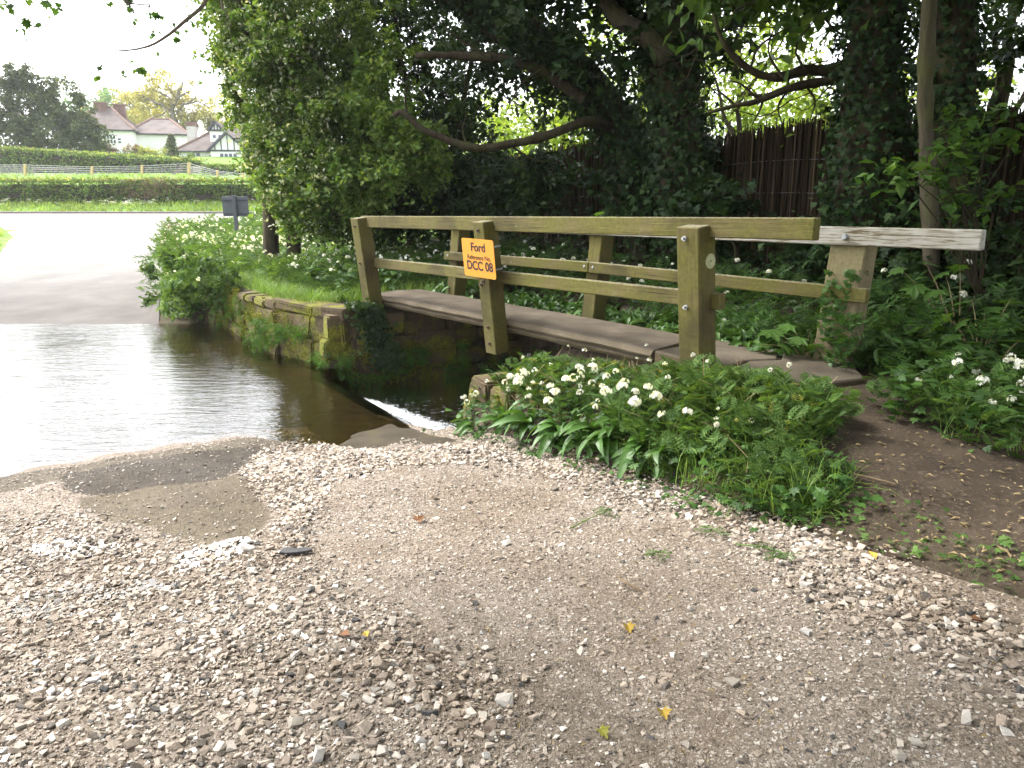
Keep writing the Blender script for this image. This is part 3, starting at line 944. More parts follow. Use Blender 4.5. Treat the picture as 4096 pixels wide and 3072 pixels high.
# the sign plate, lettered
def rounded_plate(w, h, r, th):
    V = []
    for cx, cy, a0 in ((w / 2 - r, h / 2 - r, 0), (-w / 2 + r, h / 2 - r, 90), (-w / 2 + r, -h / 2 + r, 180), (w / 2 - r, -h / 2 + r, 270)):
        for k in range(6):
            an = R(a0 + 90 * k / 5)
            V.append((cx + r * math.cos(an), cy + r * math.sin(an)))
    n = len(V)
    vv = [(x, y, th / 2) for x, y in V] + [(x, y, -th / 2) for x, y in V]
    ff = [tuple(range(n)), tuple(reversed(range(n, 2 * n)))] + [((i + 1) % n, i, n + i, n + (i + 1) % n) for i in range(n)]
    return mesh_py("sign_plate", vv, ff)
SW, SH, SZ = .56, .405, 1.0
sx = Vector(tuple(E1)); sy = Vector((tuple(-E2 * LEAN + np.array([0, 0, 1])))).normalized(); sz = sx.cross(sy)
if sz.dot(nF) < 0:
    sz = -sz
Msign = Matrix.Translation(Vector(BP(2.75, -LEAN * (SZ - DECK) - .108, SZ))) @ Matrix(((sx.x, sy.x, sz.x), (sx.y, sy.y, sz.y), (sx.z, sy.z, sz.z))).to_4x4() @ Matrix.Rotation(R(-1.0), 4, 'Z')
sign = link("ford_sign", rounded_plate(SW, SH, .028, .006), M['orange'])
sign.matrix_world = Msign
tag(sign, "orange rectangular sign lettered Ford Reference No. DCC 08 on the bridge post", "sign")
def letters(body, size, x, y, parent, mat, bold=.012, name="lettering", xs=1.0):
    cu = bpy.data.curves.new(name, 'FONT')
    cu.body = body; cu.size = size; cu.align_x = 'CENTER'; cu.align_y = 'CENTER'; cu.offset = bold * size; cu.extrude = .0008
    tmp = bpy.data.objects.new("tmp", cu); COL.objects.link(tmp)
    dg = bpy.context.evaluated_depsgraph_get()
    me = bpy.data.meshes.new_from_object(tmp.evaluated_get(dg))
    bpy.data.objects.remove(tmp)
    o = link(name, me, None, parent)
    me.materials.clear(); me.materials.append(mat)
    o.location = (x, y, .0045); o.scale = (xs, 1, 1)
    return o
letters("Ford", .125, .008, .112, sign, M['black'], .022, xs=1.08)
letters("Reference No.", .072, .01, .006, sign, M['black'], .006, xs=.98)
letters("DCC 08", .132, .012, -.085, sign, M['black'], .026, xs=1.02)

# ------------------------------------------------------------------ stone walls
def wall_stones(parent, origin, d1, n_out, length, z0, z1, courses, lo, hi, depth=.22, batter=.0, seed=1, mat=None, rough=.02):
    """courses of squared stones; each stone an object"""
    rr = random.Random(seed)
    z = z0
    hs = [rr.uniform(.85, 1.15) for _ in range(courses)]
    tot = sum(hs)
    for c in range(courses):
        h = (z1 - z0) * hs[c] / tot
        x = -rr.uniform(0, .2)
        while x < length:
            w = rr.uniform(lo, hi)
            if x + w > length - lo * .4:
                w = length - x
            cx = x + w / 2
            proud = rr.uniform(-.02, .03)
            p = np.array(origin) + np.array(d1) * cx - np.array(n_out) * (depth / 2 - proud) - np.array(n_out) * batter * (z + h / 2 - z0)
            random.seed(seed * 100 + c * 37 + int(x * 50))
            me = box_mesh("stone", w - .018, depth, h - .016, .022, rough, 2, 0)
            o = link("stone", me, mat or M['masonry'], parent)
            o.matrix_basis = Matrix.Translation(Vector((p[0], p[1], z + h / 2))) @ Matrix(((d1[0], n_out[0], 0), (d1[1], n_out[1], 0), (0, 0, 1))).to_4x4() @ Matrix.Rotation(rr.uniform(-.02, .02), 4, 'Z')
            x += w
        z += h
uS, uT = np.array([-.55, .835, 0]), np.array([.835, .55, 0])
def P3(s, t, z=0.0):
    X, Y = ST(s, t)
    return np.array([float(X), float(Y), z])
def core(parent, pts, z0, z1):
    n = len(pts)
    V = [(p[0], p[1], z0) for p in pts] + [(p[0], p[1], z1) for p in pts]
    F = [tuple(range(n)), tuple(range(n, 2 * n))] + [(i, (i + 1) % n, n + (i + 1) % n, n + i) for i in range(n)]
    bm = bmesh.new(); bm.from_mesh(mesh_py("t", V, F)); bmesh.ops.recalc_face_normals(bm, faces=bm.faces[:])
    return link("mortar_core", bm_mesh("mortar_core", bm), M['mortar'], parent)

wall_l = thing("stream_wall", "mossy sandstone retaining wall along the far side of the ford", "stone wall", P3(11.5, 3.0, -.9))
def seg_wall(parent, a, b, z0, z1, courses, lo, hi, depth, batter, seed, rough=.025, ext=0.0):
    A, B = P3(*a), P3(*b)
    d = (B - A); L = np.linalg.norm(d); d /= L
    n_ = np.array([-d[1], d[0], 0]);
    if n_ @ (P3(8.5, 0) - A) < 0:
        n_ = -n_
    wall_stones(parent, A, d, n_, L + ext, z0, z1, courses, lo, hi, depth, batter, seed, rough=rough)
seg_wall(wall_l, (10.9, 2.88), (14.7, 2.80), -.95, .03, 4, .3, .7, .26, .08, 3, .03)
seg_wall(wall_l, (9.35, 3.34), (10.9, 2.88), -.95, .03, 3, .5, .95, .26, .10, 4, .03)
seg_wall(wall_l, (9.42, 3.42), (11.0, 2.94), .032, .185, 1, .5, .85, .45, 0, 5)
seg_wall(wall_l, (11.0, 2.94), (12.6, 2.86), .032, .165, 1, .3, .6, .4, 0, 6)
core(wall_l, [P3(9.5, 3.5), P3(10.9, 3.08), P3(14.6, 2.98), P3(14.6, 3.2), P3(10.9, 3.3), P3(9.5, 3.75)], -1.0, .0)
abut = thing("bridge_abutment", "dark sandstone abutment wall under the far end of the footbridge", "stone wall", P3(9.3, 4.6, -1.0))
seg_wall(abut, (9.36, 3.36), (9.22, 6.5), -1.05, .1, 4, .4, .85, .26, .02, 9)
core(abut, [P3(9.42, 3.6), P3(9.6, 3.6), P3(9.6, 6.5), P3(9.42, 6.5)], -1.1, .05)
abut2 = thing("near_abutment", "mossy squared stone abutment beside the white flowered bank", "stone wall", P3(5.9, 4.1, -1.0))
wall_stones(abut2, P3(6.02, 3.52), uT, uS, 2.9, -1.1, -.08, 4, .35, .6, .3, .0, 12, rough=.022)
wall_stones(abut2, P3(6.0, 3.5), -uS, -uT, 1.5, -1.1, -.1, 4, .35, .55, .3, .0, 14, rough=.022)
core(abut2, [P3(5.6, 3.85), P3(5.7, 3.85), P3(5.7, 6.4), P3(5.6, 6.4)], -1.1, -.14)

# ------------------------------------------------------------------ brushwood fence
fence = thing("brushwood_fence", "tall brown brushwood screen fence in the shade behind the footbridge", "fence", P3(7, 9.3, .6))
ts_fence = 9.25
N = 3600
sv = np.tile(np.linspace(-1.5, 17.5, N // 3), 3) + rng.normal(0, .008, N)
base = np.stack([*ST(sv, ts_fence + np.repeat([-.03, 0, .03], N // 3) + rng.normal(0, .008, N)), np.zeros(N)], -1)
base[:, 2] = H(base[:, 0], base[:, 1]) - .25
hh = 2.62 + .07 * np.sin(sv * 1.3) + rng.normal(0, .035, N) + np.where(rng.random(N) < .12, rng.uniform(0, .12, N), 0) - base[:, 2]
rad = rng.uniform(.009, .016, N)
tri = np.array([(math.cos(a), math.sin(a)) for a in (0.3, 2.4, 4.5)])
tv = np.concatenate([np.column_stack([tri, np.zeros(3)]), np.column_stack([tri * .7, np.ones(3)])])
tf = np.array([(0, 1, 4), (0, 4, 3), (1, 2, 5), (1, 5, 4), (2, 0, 3), (2, 3, 5), (3, 4, 5)])
v, f = replicate((tv, tf), base, rotmats(rng.uniform(0, 6, N), rng.normal(0, .012, N), rng.normal(0, .015, N)), np.column_stack([rad, rad, hh]))
link("brushwood_stalks", mesh_np("brushwood_stalks", v, f), M['reed'], fence, kind="stuff")
bk_ = []
for s_ in np.linspace(-1.5, 17.5, 60):
    q_ = P3(s_, ts_fence + .055); bk_ += [(q_[0], q_[1], .0), (q_[0], q_[1], 2.5 + .06 * math.sin(s_ * 1.3) + rng.normal(0, .02))]
bm = bmesh.new(); bm.from_mesh(mesh_py('t', bk_, [(2 * i, 2 * i + 2, 2 * i + 3, 2 * i + 1) for i in range(59)]))
bmesh.ops.solidify(bm, geom=bm.faces[:], thickness=.03)
link('packed_brushwood', bm_mesh('packed_brushwood', bm), M['reed'], fence)
for k_ in range(7):
    p = P3(-1 + k_ * 3.0, ts_fence + .07)
    zg = float(H(p[0], p[1]))
    timber("fence_post", (p[0], p[1], zg - .3), (p[0], p[1], 2.5), .08, .08, tuple(uT), M['bark'], fence)
for z in (.8, 1.25, 1.7, 2.15):
    v, f = tube([tuple(P3(s_, ts_fence - .035, z + .02 * math.sin(s_ * 2))) for s_ in np.linspace(-1.5, 17.5, 40)], [.004] * 40, 4)
    link("binding_wire", mesh_np("binding_wire", v, f), M['wire'], fence)
#@@PART4
# ------------------------------------------------------------------ foliage generators
def unit(n, up=0.0):
    d = rng.normal(size=(n, 3)); d[:, 2] += up
    return d / np.linalg.norm(d, axis=1, keepdims=True)

def clump_leaves(centers, radii, per, size, tmpl=LEAF, droop=.25, twigs=6, up=.3, jit=.1, pitch=-.25, spread=.6):
    """leaves strung along short twigs that leave each clump's centre"""
    n = len(centers)
    tw = unit(n * twigs, up).reshape(n, twigs, 3) * rng.uniform(.6, 1.15, (n, twigs, 1))
    ci = np.repeat(np.arange(n), per)
    k = rng.integers(0, twigs, n * per)
    u = rng.uniform(.08, 1, n * per) ** .7
    r = radii[ci]
    d = tw[ci, k]
    pos = centers[ci] + d * (r * u)[:, None]
    pos[:, 2] -= droop * r * u * u
    pos += rng.normal(0, 1, pos.shape) * (jit * r)[:, None]
    N = len(pos)
    s = size * rng.uniform(.45, 1.5, N)
    return replicate(tmpl, pos, rotmats(rng.uniform(0, 6.283, N), rng.normal(pitch, spread, N), rng.normal(0, spread, N)), s)

def ellipsoid(n, c, r, shell=.45, gap=0.0, gscale=.6, seed=0.0, zmin=None):
    out = []
    while len(out) < n:
        d = unit(1)[0]
        rad = shell + (1 - shell) * rng.random() ** .6 if rng.random() < .75 else rng.random()
        p = np.array(c) + d * np.array(r) * rad
        if gap and noise.noise(Vector(p * gscale) + Vector((seed, seed, seed))) < gap - .5:
            continue
        if zmin is not None and p[2] < zmin:
            continue
        out.append(p)
    return np.array(out)

def along(pts, n):
    return spline(pts, n)

def limb(name, pts, r0, r1, mat, parent, n=18, sides=9, wob=.0, rough=.12):
    P = spline(pts, n)
    rad = np.linspace(r0, r1, n)
    if wob:
        P = P + np.array([tuple(noise.noise_vector(Vector(p * 1.7))) for p in P]) * wob
    v, f = tube(P, rad * (1 + rough * rng.normal(size=n) * .5), sides)
    ctr = np.repeat(P, sides, axis=0)
    v[:len(ctr)] = ctr + (v[:len(ctr)] - ctr) * (1 + rough * rng.normal(size=(len(ctr), 1)) * .5)
    o = link(name, mesh_np(name, v, f), mat, parent, True)
    return P, rad, o

def ivy_on(P, rad, n, size, out=(.02, .3), lo=0.0, hi=1.0):
    m = len(P)
    u = rng.uniform(lo, hi, n) * (m - 1.001)
    i = u.astype(int); fr = (u - i)[:, None]
    c = P[i] * (1 - fr) + P[i + 1] * fr
    r = rad[i] * (1 - fr[:, 0]) + rad[i + 1] * fr[:, 0]
    phi = rng.uniform(0, 6.283, n)
    off = r + rng.uniform(*out, n) * rng.random(n)
    pos = c + np.stack([np.cos(phi) * off, np.sin(phi) * off, rng.normal(0, .03, n)], -1)
    return replicate(IVY, pos, rotmats(phi - math.pi / 2 + rng.normal(0, .5, n), -1.2 + rng.normal(0, .45, n), rng.normal(0, .4, n)), size * rng.uniform(.6, 1.3, n))

def px_path(pts, Y):
    """pts = [(disp_x, disp_y, distance)] read off the photograph"""
    return [UY(x / 2.16, y / 2.16, (d if d else Y)) for x, y, d in [(p + (None,))[:3] for p in pts]]

# ------------------------------------------------------------------ big ivy-clad trees behind the bridge
def base_of(p):
    return (p[0], p[1], float(H(p[0], p[1])))
tA = thing("ivy_tree", "upright ivy-covered trunk straight behind the near bridge post", "tree", base_of(UY(676, 300, 11.6)))
pA_ = [(*UY(680, 300, 11.6)[:2], .3), UY(680, 200, 11.6), UY(676, 110, 11.6), UY(668, 0, 11.6), UY(664, -180, 11.8), UY(672, -330, 12)]
PA, RA, _ = limb("trunk", pA_, .42, .24, M['bark'], tA, 26, 12, .03)
limb("limb", px_path([(1290, -20), (1330, 32), (1358, 55), (1400, 82), (1440, 130)], 11.2), .11, .15, M['bark_pale'], tA, 14, 9)
v1 = ivy_on(PA, RA, 9500, .078, (.02, .34)); link("ivy", mesh_np("ivy", *v1), M['ivy'], tA)

tE = thing("leaning_ivy_tree", "thick ivy-smothered trunk leaning left over the bridge", "tree", base_of(UY(640, 250, 12.6)))
pE = [(*UY(660, 260, 12.6)[:2], .4)] + px_path([(1400, 440), (1365, 330), (1310, 235), (1235, 150), (1140, 80), (1050, 30), (960, -40), (860, -140)], 12.6)
PE, RE, _ = limb("trunk", pE, .40, .22, M['bark'], tE, 28, 11, .05)
v1 = ivy_on(PE, RE, 9500, .078, (.02, .42), .05, 1); link("ivy", mesh_np("ivy", *v1), M['ivy'], tE)
limb("dead_limb", px_path([(1262, 215), (1225, 188), (1160, 148), (1100, 130), (1040, 122), (1000, 120), (960, 118), (898, 122)], 12.0), .10, .05, M['bark'], tE, 20, 8, .02)
limb("lower_limb", px_path([(1352, 292, 12.4), (1300, 268, 12.1), (1260, 263), (1180, 293), (1100, 313), (1020, 320), (950, 296), (905, 275), (880, 250), (862, 243), (850, 252)], 11.9),   .085, .04, M['bark'], tE, 26, 8, .02)
for pts in ([(1010, 320), (1000, 280), (1012, 240)], [(880, 250), (876, 215), (884, 180)], [(1100, 313), (1150, 345), (1190, 350)], [(1170, 150), (1120, 190), (1090, 250)], [(1060, 123), (1000, 90), (960, 60)]):
    limb("twig", px_path(pts, 11.9), .022, .006, M['bark'], tE, 8, 5, .02)

tB = thing("ivy_tree", "broad ivy-covered trunk rising behind the far white rail", "tree", base_of(UY(868, 320, 8.9)))
pB_ = [(*UY(862, 320, 8.9)[:2], .3), UY(862, 220, 8.9), UY(868, 130, 8.9), UY(874, 40, 8.9), UY(876, -80, 9.0), UY(872, -260, 9.1)]
PB, RB, _ = limb("trunk", pB_, .36, .27, M['bark'], tB, 26, 14, .02)
v1 = ivy_on(PB, RB, 6500, .068, (.02, .24), .0, 1); link("ivy", mesh_np("ivy", *v1), M['ivy'], tB)
limb("mossy_limb", px_path([(1850, 140), (1790, 150), (1740, 152), (1690, 166), (1640, 160), (1590, 128), (1555, 80), (1540, 30)], 9.3), .085, .02, M['bark'], tB, 20, 8, .02)
limb("low_limb", px_path([(1850, 160), (1790, 176), (1740, 184), (1690, 196), (1640, 216), (1590, 226), (1530, 242)], 9.2), .065, .02, M['bark'], tB, 20, 7, .02)
for pts in ([(1700, 195), (1680, 230), (1690, 270)], [(1740, 185), (1760, 220), (1750, 260)], [(1640, 214), (1600, 180), (1570, 172)], [(1740, 150), (1720, 100), (1760, 40), (1790, 0)], [(1690, 165), (1660, 110), (1680, 40)],
            [(1850, 90), (1800, 60), (1770, 20), (1790, -10)], [(1620, 145), (1640, 100), (1700, 60), (1750, 50)], [(1650, 213), (1640, 240), (1620, 275)], [(1590, 226), (1560, 200), (1540, 190)]):
    limb("twig", px_path(pts, 9.2), .018, .005, M['bark'], tB, 9, 5, .02)

for k in range(34):
    x0_, y0_ = rng.uniform(1500, 1840), rng.uniform(-30, 230)
    pts = [(x0_, y0_)]
    for j in range(3):
        x0_ += rng.normal(-25, 30); y0_ += rng.normal(5, 28)
        pts.append((x0_, y0_))
    limb("twig", px_path(pts, 9.4 + rng.uniform(-.2, .8)), rng.uniform(.006, .014), .003, M['bark'], tB, 9, 4, .03)
tC = thing("ivy_tree", "slimmer ivy-covered trunk nearest the right edge", "tree", base_of(UY(952, 320, 8.4)))
pC_ = [(*UY(955, 330, 8.3)[:2], .3), UY(952, 220, 8.3), UY(950, 110, 8.3), UY(953, 0, 8.3), UY(958, -160, 8.4), UY(950, -320, 8.4)]
PC, RC, _ = limb("trunk", pC_, .24, .17, M['bark'], tC, 24, 12, .03)
v1 = ivy_on(PC, RC, 4600, .068, (.02, .26)); link("ivy", mesh_np("ivy", *v1), M['ivy'], tC)

tD = thing("sycamore_tree", "thin bare pale-barked stem between the two right-hand ivy trunks", "tree", base_of(UY(926, 330, 7.7)))
pD = [(*UY(928, 340, 7.7)[:2], .3), UY(930, 240, 7.7), UY(926, 150, 7.7), UY(925, 70, 7.7), UY(930, 0, 7.7), UY(936, -160, 7.6), UY(925, -340, 7.4)]
PD, RD, _ = limb("trunk", pD, .085, .06, M['bark_pale'], tD, 22, 9, .02)

# their crowns, mostly above the picture
def crown(parent, groups, mat, size, tmpl=LEAF, name="crown", droop=.3, up=.2, pitch=-.3, twigs=6):
    A_ = Acc()
    for c, r, n, per, gap in groups:
        cs = ellipsoid(n, c, r, .3, gap, .7, rng.uniform(0, 50))
        A_.add(*clump_leaves(cs, rng.uniform(.35, .7, n), per, size, tmpl, droop, twigs, up, .1, pitch))
    return link(name, A_.mesh(name), mat, parent)
crown(tA, [((2.3, 11.8, 7.0), (3.4, 3.0, 2.0), 150, 55, 0), ((1.6, 11.6, 4.3), (2.0, 1.0, .9), 34, 55, .3)], M['ivy'], .16, IVY)
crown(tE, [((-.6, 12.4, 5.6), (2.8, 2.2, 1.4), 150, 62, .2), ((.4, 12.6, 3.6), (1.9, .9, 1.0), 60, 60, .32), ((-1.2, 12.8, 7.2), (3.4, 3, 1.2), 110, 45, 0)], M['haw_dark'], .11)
crown(tB, [((4.4, 9.2, 6.4), (3.0, 2.8, 1.9), 150, 55, 0), ((3.6, 9.6, 4.0), (1.6, .8, .6), 26, 46, .35), ((2.6, 8.2, 6.2), (2.4, 2.0, 1.2), 70, 50, 0)], M['canopy'], .16)
crown(tB, [(UY(780, 75, 11.2), (.9, .5, .8), 14, 26, .2), (UY(735, 40, 13.2), (.9, .5, .8), 14, 30, .2), (UY(810, 110, 9.8), (.5, .4, .5), 7, 26, .2)], M["lime"], .09, name="bright_sprays")
crown(tC, [((6.4, 8.2, 3.6), (1.3, 1.0, 1.3), 44, 60, .35), ((6.6, 8.4, 5.8), (2.6, 2.4, 1.6), 100, 55, 0), ((7.6, 7.4, 3.2), (1.2, 1.6, 1.6), 50, 55, .2)], M['haw_dark'], .12)
crown(tD, [((4.6, 6.6, 5.4), (2.2, 2.2, 1.1), 46, 40, 0)], M['sycam'], .2, MAPLE)

# ivy and elder scrub against the fence
def shrub(name, label, cat, spots, mat, size, tmpl, per, clr=(.25, .5), group=None, zfix=None, twmat=None):
    c0 = spots[0]
    b = base_of(c0[0])
    o = thing(name, label, cat, b, group)
    A_ = Acc()
    for c, r, n in spots:
        cs = ellipsoid(n, c, r, .4, .3, .9, rng.uniform(0, 50))
        A_.add(*clump_leaves(cs, rng.uniform(*clr, n), per, size, tmpl, .35, 6, .2))
    link("foliage", A_.mesh("foliage"), mat, o)
    for c, r, n in spots[:3]:
        for k in range(4):
            e = np.array(c) + rng.normal(0, .45, 3) * np.array(r)
            v, f = tube(spline([(c[0] + .1 * k, c[1], b[2] - .1), (c[0] + .05 * k + rng.normal(0, .1), c[1] + rng.normal(0, .1), (b[2] + c[2]) / 2), e], 8), np.linspace(.03, .008, 8), 5)
            link("stem", mesh_np("stem", v, f), twmat or M['bark'], o)
    return o
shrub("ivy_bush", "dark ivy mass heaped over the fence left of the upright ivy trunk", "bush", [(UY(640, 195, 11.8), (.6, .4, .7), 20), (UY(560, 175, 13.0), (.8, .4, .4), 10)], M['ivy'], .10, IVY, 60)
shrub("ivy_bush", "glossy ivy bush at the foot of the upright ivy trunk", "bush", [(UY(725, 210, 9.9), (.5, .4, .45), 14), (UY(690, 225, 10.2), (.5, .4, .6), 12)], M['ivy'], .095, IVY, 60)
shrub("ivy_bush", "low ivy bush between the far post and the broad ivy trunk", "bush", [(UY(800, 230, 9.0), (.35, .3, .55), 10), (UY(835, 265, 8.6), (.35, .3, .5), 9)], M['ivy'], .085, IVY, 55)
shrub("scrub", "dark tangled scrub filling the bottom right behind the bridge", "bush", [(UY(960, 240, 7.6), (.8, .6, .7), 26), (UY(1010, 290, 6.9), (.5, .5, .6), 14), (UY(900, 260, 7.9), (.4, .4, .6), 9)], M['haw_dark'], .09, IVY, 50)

# elder spray in front of the right-hand trunks
eld = thing("elder_bush", "leafy elder spray hanging before the right-hand ivy trunk", "bush", base_of(UY(985, 330, 6.8)))
A_ = Acc(); T = Acc()
for k, (x, y, d) in enumerate([(925, 165, 6.8), (950, 150, 6.9), (905, 172, 6.6), (965, 165, 6.8), (985, 150, 6.9), (940, 110, 7.0), (965, 120, 7.0), (1000, 105, 7.0), (1015, 140, 6.9), (935, 180, 6.7), (890, 160, 6.6), (960, 195, 6.8), (1000, 190, 6.9)]):
    c = UY(x, y, d)
    A_.add(*clump_leaves(c[None], np.array([.24]), 34, .11, LEAF, .5, 5, .1, .08, -.2, .4))
    v, f = tube(spline([UY(960 + 5 * k, 335, 6.8), UY(985 - k * 3, 245, 6.8), c], 10), np.linspace(.011, .004, 10), 5); link("stem", mesh_np("stem", v, f), M['bark'], eld)
link("leaves", A_.mesh("leaves"), M['sycam'], eld)

# ------------------------------------------------------------------ hawthorn and the dark thicket left of the bridge
haw = thing("hawthorn_tree", "bright green flowering hawthorn overhanging the stream wall", "tree", base_of(UY(300, 225, 15.0)))
PXW = lambda x, y, d: UY(x / 2.16, y / 2.16, d)
for pts in ([(585, 490), (582, 430), (590, 360), (600, 280), (570, 160), (590, 20), (600, -120)], [(628, 490), (632, 420), (660, 330), (720, 230), (760, 100), (780, -60)]):
    Pq = px_path(pts, 14.6); Pq[0] = (Pq[0][0], Pq[0][1], .1)
    limb("trunk", Pq, .15, .06, M['bark'], haw, 18, 8, .06)
for pts in ([(600, 330), (540, 300), (500, 300)], [(590, 200), (530, 150), (490, 120)], [(600, 250), (540, 215), (485, 240)], [(640, 380), (600, 350), (540, 360)], [(575, 120), (520, 60), (480, 40)], [(700, 280), (640, 240), (600, 250)], [(620, 60), (560, 20), (500, -10)]):
    limb("branch", px_path(pts, 13.8), .035, .008, M['bark'], haw, 10, 9, .034)
A_ = Acc(); Bl = Acc()
hw = [(PXW(660, 130, 14.2), (1.5, 1.5, 1.5), 150), (PXW(610, 50, 14.2), (1.1, 1.3, 1.3), 75), (PXW(690, 320, 13.6), (1.3, 1.3, 1.1), 120), (PXW(625, 290, 13.8), (.8, 1.1, 1.5), 85), (PXW(730, 400, 13.0), (1.0, .9, .7), 70),
      (PXW(770, 320, 12.9), (1.3, .9, .75), 75), (PXW(640, -100, 14.5), (2.2, 2.0, 1.5), 70), (PXW(860, 330, 12.6), (.9, .7, .6), 34), (PXW(680, 445, 13.4), (.75, .8, .4), 45), (PXW(800, 180, 13.6), (1.2, .8, 1.0), 60)]
hw += [(PXW(500, 60, 14.0), (.55, .8, .9), 14), (PXW(500, 180, 13.8), (.5, .8, .7), 10), (PXW(600, 355, 13.4), (.5, .6, .5), 14), (PXW(480, -20, 14.0), (.7, .8, .6), 10)]
for c, r, n in hw:
    cs = ellipsoid(n, c, r, .45, .34, .9, rng.uniform(0, 50))
    rad = rng.uniform(.22, .5, n)
    A_.add(*clump_leaves(cs, rad, 150, .083, LEAF, .25, 7, .25, .08))
    pick = cs[(cs[:, 0] < PXW(760, 300, 14)[0])]
    if len(pick):
        Bl.add(*clump_leaves(pick, np.full(len(pick), .42), 26, .06, LEAF, .2, 7, .4, .06, 0, .8))
link("crown", A_.mesh("crown"), M['haw'], haw)
link("blossom", Bl.mesh("blossom"), M['blossom'], haw)

thk = thing("dark_thicket", "dense dark thicket between the hawthorn and the leaning trunk", "bush", base_of(UY(430, 225, 15.8)))
A_ = Acc()
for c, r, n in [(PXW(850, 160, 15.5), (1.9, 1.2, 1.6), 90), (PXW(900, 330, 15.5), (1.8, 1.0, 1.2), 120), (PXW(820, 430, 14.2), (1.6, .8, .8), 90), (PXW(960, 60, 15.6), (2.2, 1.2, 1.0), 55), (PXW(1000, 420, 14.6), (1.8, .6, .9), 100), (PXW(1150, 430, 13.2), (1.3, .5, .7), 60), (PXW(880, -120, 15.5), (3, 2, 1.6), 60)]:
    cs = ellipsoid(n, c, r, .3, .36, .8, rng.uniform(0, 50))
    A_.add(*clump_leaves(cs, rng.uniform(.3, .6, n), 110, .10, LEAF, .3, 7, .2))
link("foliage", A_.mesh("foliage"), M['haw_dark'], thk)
for pts in ([(880, 500), (900, 300), (860, 100), (830, -80)], [(960, 500), (990, 330), (1010, 150), (1060, -60)], [(760, 500), (800, 330), (790, 120), (740, -60)]):
    Pq = px_path(pts, 15.2); Pq[0] = (Pq[0][0], Pq[0][1], .1)
    limb("stem", Pq, .09, .03, M['bark'], thk, 16, 7, .1)

# sunlit trees beyond the fence
def far_tree(name, label, c, r, n, per, size, mat, gap=.3, trunk=True, limbs=5, group=None, bark=None, tr=.18, clr=(.5, 1.0), droop=.2, cat="tree"):
    b = (c[0], c[1], float(H(c[0], c[1])))
    o = thing(name, label, cat, b, group)
    if trunk:
        limb("trunk", [(b[0], b[1], b[2] - .2), (b[0] + .1, b[1], (b[2] + c[2]) / 2), (c[0], c[1], c[2] + r[2] * .5)], tr, tr * .3, bark or M['bark'], o, 14, 8, .1)
        for k in range(limbs):
            d = unit(1, .5)[0]
            z0 = b[2] + (c[2] - b[2]) * rng.uniform(.5, 1.0)
            p0 = np.array([c[0], c[1], z0]); p2 = np.array(c) + d * np.array(r) * .9
            limb("limb", [p0, (p0 + p2) / 2 + rng.normal(0, .12, 3) * np.array(r), p2], tr * .45, tr * .06, bark or M['bark'], o, 12, 6, .15)
    cs = ellipsoid(n, c, r, .4, gap, .5, rng.uniform(0, 90))
    link("crown", mesh_np("crown", *clump_leaves(cs, rng.uniform(*clr, n), per, size, LEAF, droop, 7, .2)), mat, o)
    return o
far_tree("lime_tree", "sunlit lime-green tree seen under the leaning trunk", UY(560, 118, 22), (2.6, 2, 1.9), 80, 90, .13, M['lime'])
far_tree("lime_tree", "sunlit yellow-green tree low behind the fence left of the upright trunk", UY(500, 140, 25), (2.6, 2, 1.4), 60, 80, .14, M['lime'])
far_tree("lime_tree", "sunlit young tree filling the gap above the fence right of the upright trunk", UY(745, 112, 21), (2.6, 2, .9), 70, 80, .12, M['lime'], .2)
far_tree("lime_tree", "loose thin-leaved tree against the white sky between the ivy trunks", UY(740, 30, 17), (2.2, 1.5, 1.5), 34, 60, .11, M['lime'], .45, tr=.1)
far_tree("lime_tree", "sunlit tree showing between the right-hand trunks", UY(900, 120, 16), (2.0, 1.5, 1.2), 40, 60, .11, M['lime'], .4)
far_tree("lime_tree", "pale leafy tree behind the upright ivy trunk", UY(640, 60, 19), (2.6, 1.5, 1.9), 50, 70, .12, M['lime'], .45)
far_tree("bluish_tree", "bluish leafy tree against the sky at the top right corner", UY(1005, 40, 12.5), (1.5, 1.3, 1.8), 60, 70, .11, M['haw_dark'], .4)

# ------------------------------------------------------------------ tree that shades the lane (its trunk stands behind the viewer)
ov = thing("overhanging_sycamore", "sycamore overhead whose leafy twig droops into the top left sky", "tree", (4.8, -3.5, 0))
limb("trunk", [(4.8, -3.5, -.2), (4.7, -3.3, 2), (4.2, -2.8, 4.5), (3.6, -2, 7.5)], .38, .2, M['bark_pale'], ov, 16, 12, .05)
for e in ((-3, 1, 5.6), (-1, 4.5, 6.0), (2.5, 5.5, 6.4), (6, 3, 6.5), (-4, -3, 6), (-4.6, 4.0, 5.4)):
    limb("limb", [(4.4, -3, 3.6), ((4.4 + e[0]) / 2, (-3 + e[1]) / 2, 5.6), e], .16, .04, M['bark_pale'], ov, 14, 8, .1)
cs = []
while len(cs) < 560:
    x, y = rng.uniform(-4.5, 8), rng.uniform(-6, 9.5)
    if x < -1.2 - .0 * y and y > 4.5:
        continue
    z = rng.uniform(max(3.6, 2.5 + .36 * max(0, y)), 8)
    cs.append((x, y, z))
cs = np.array(cs)
link("crown", mesh_np("crown", *clump_leaves(cs, rng.uniform(.5, 1.0, len(cs)), 46, .27, LEAF, .3, 7, .1, .12, -.1, .5)), M['canopy'], ov)
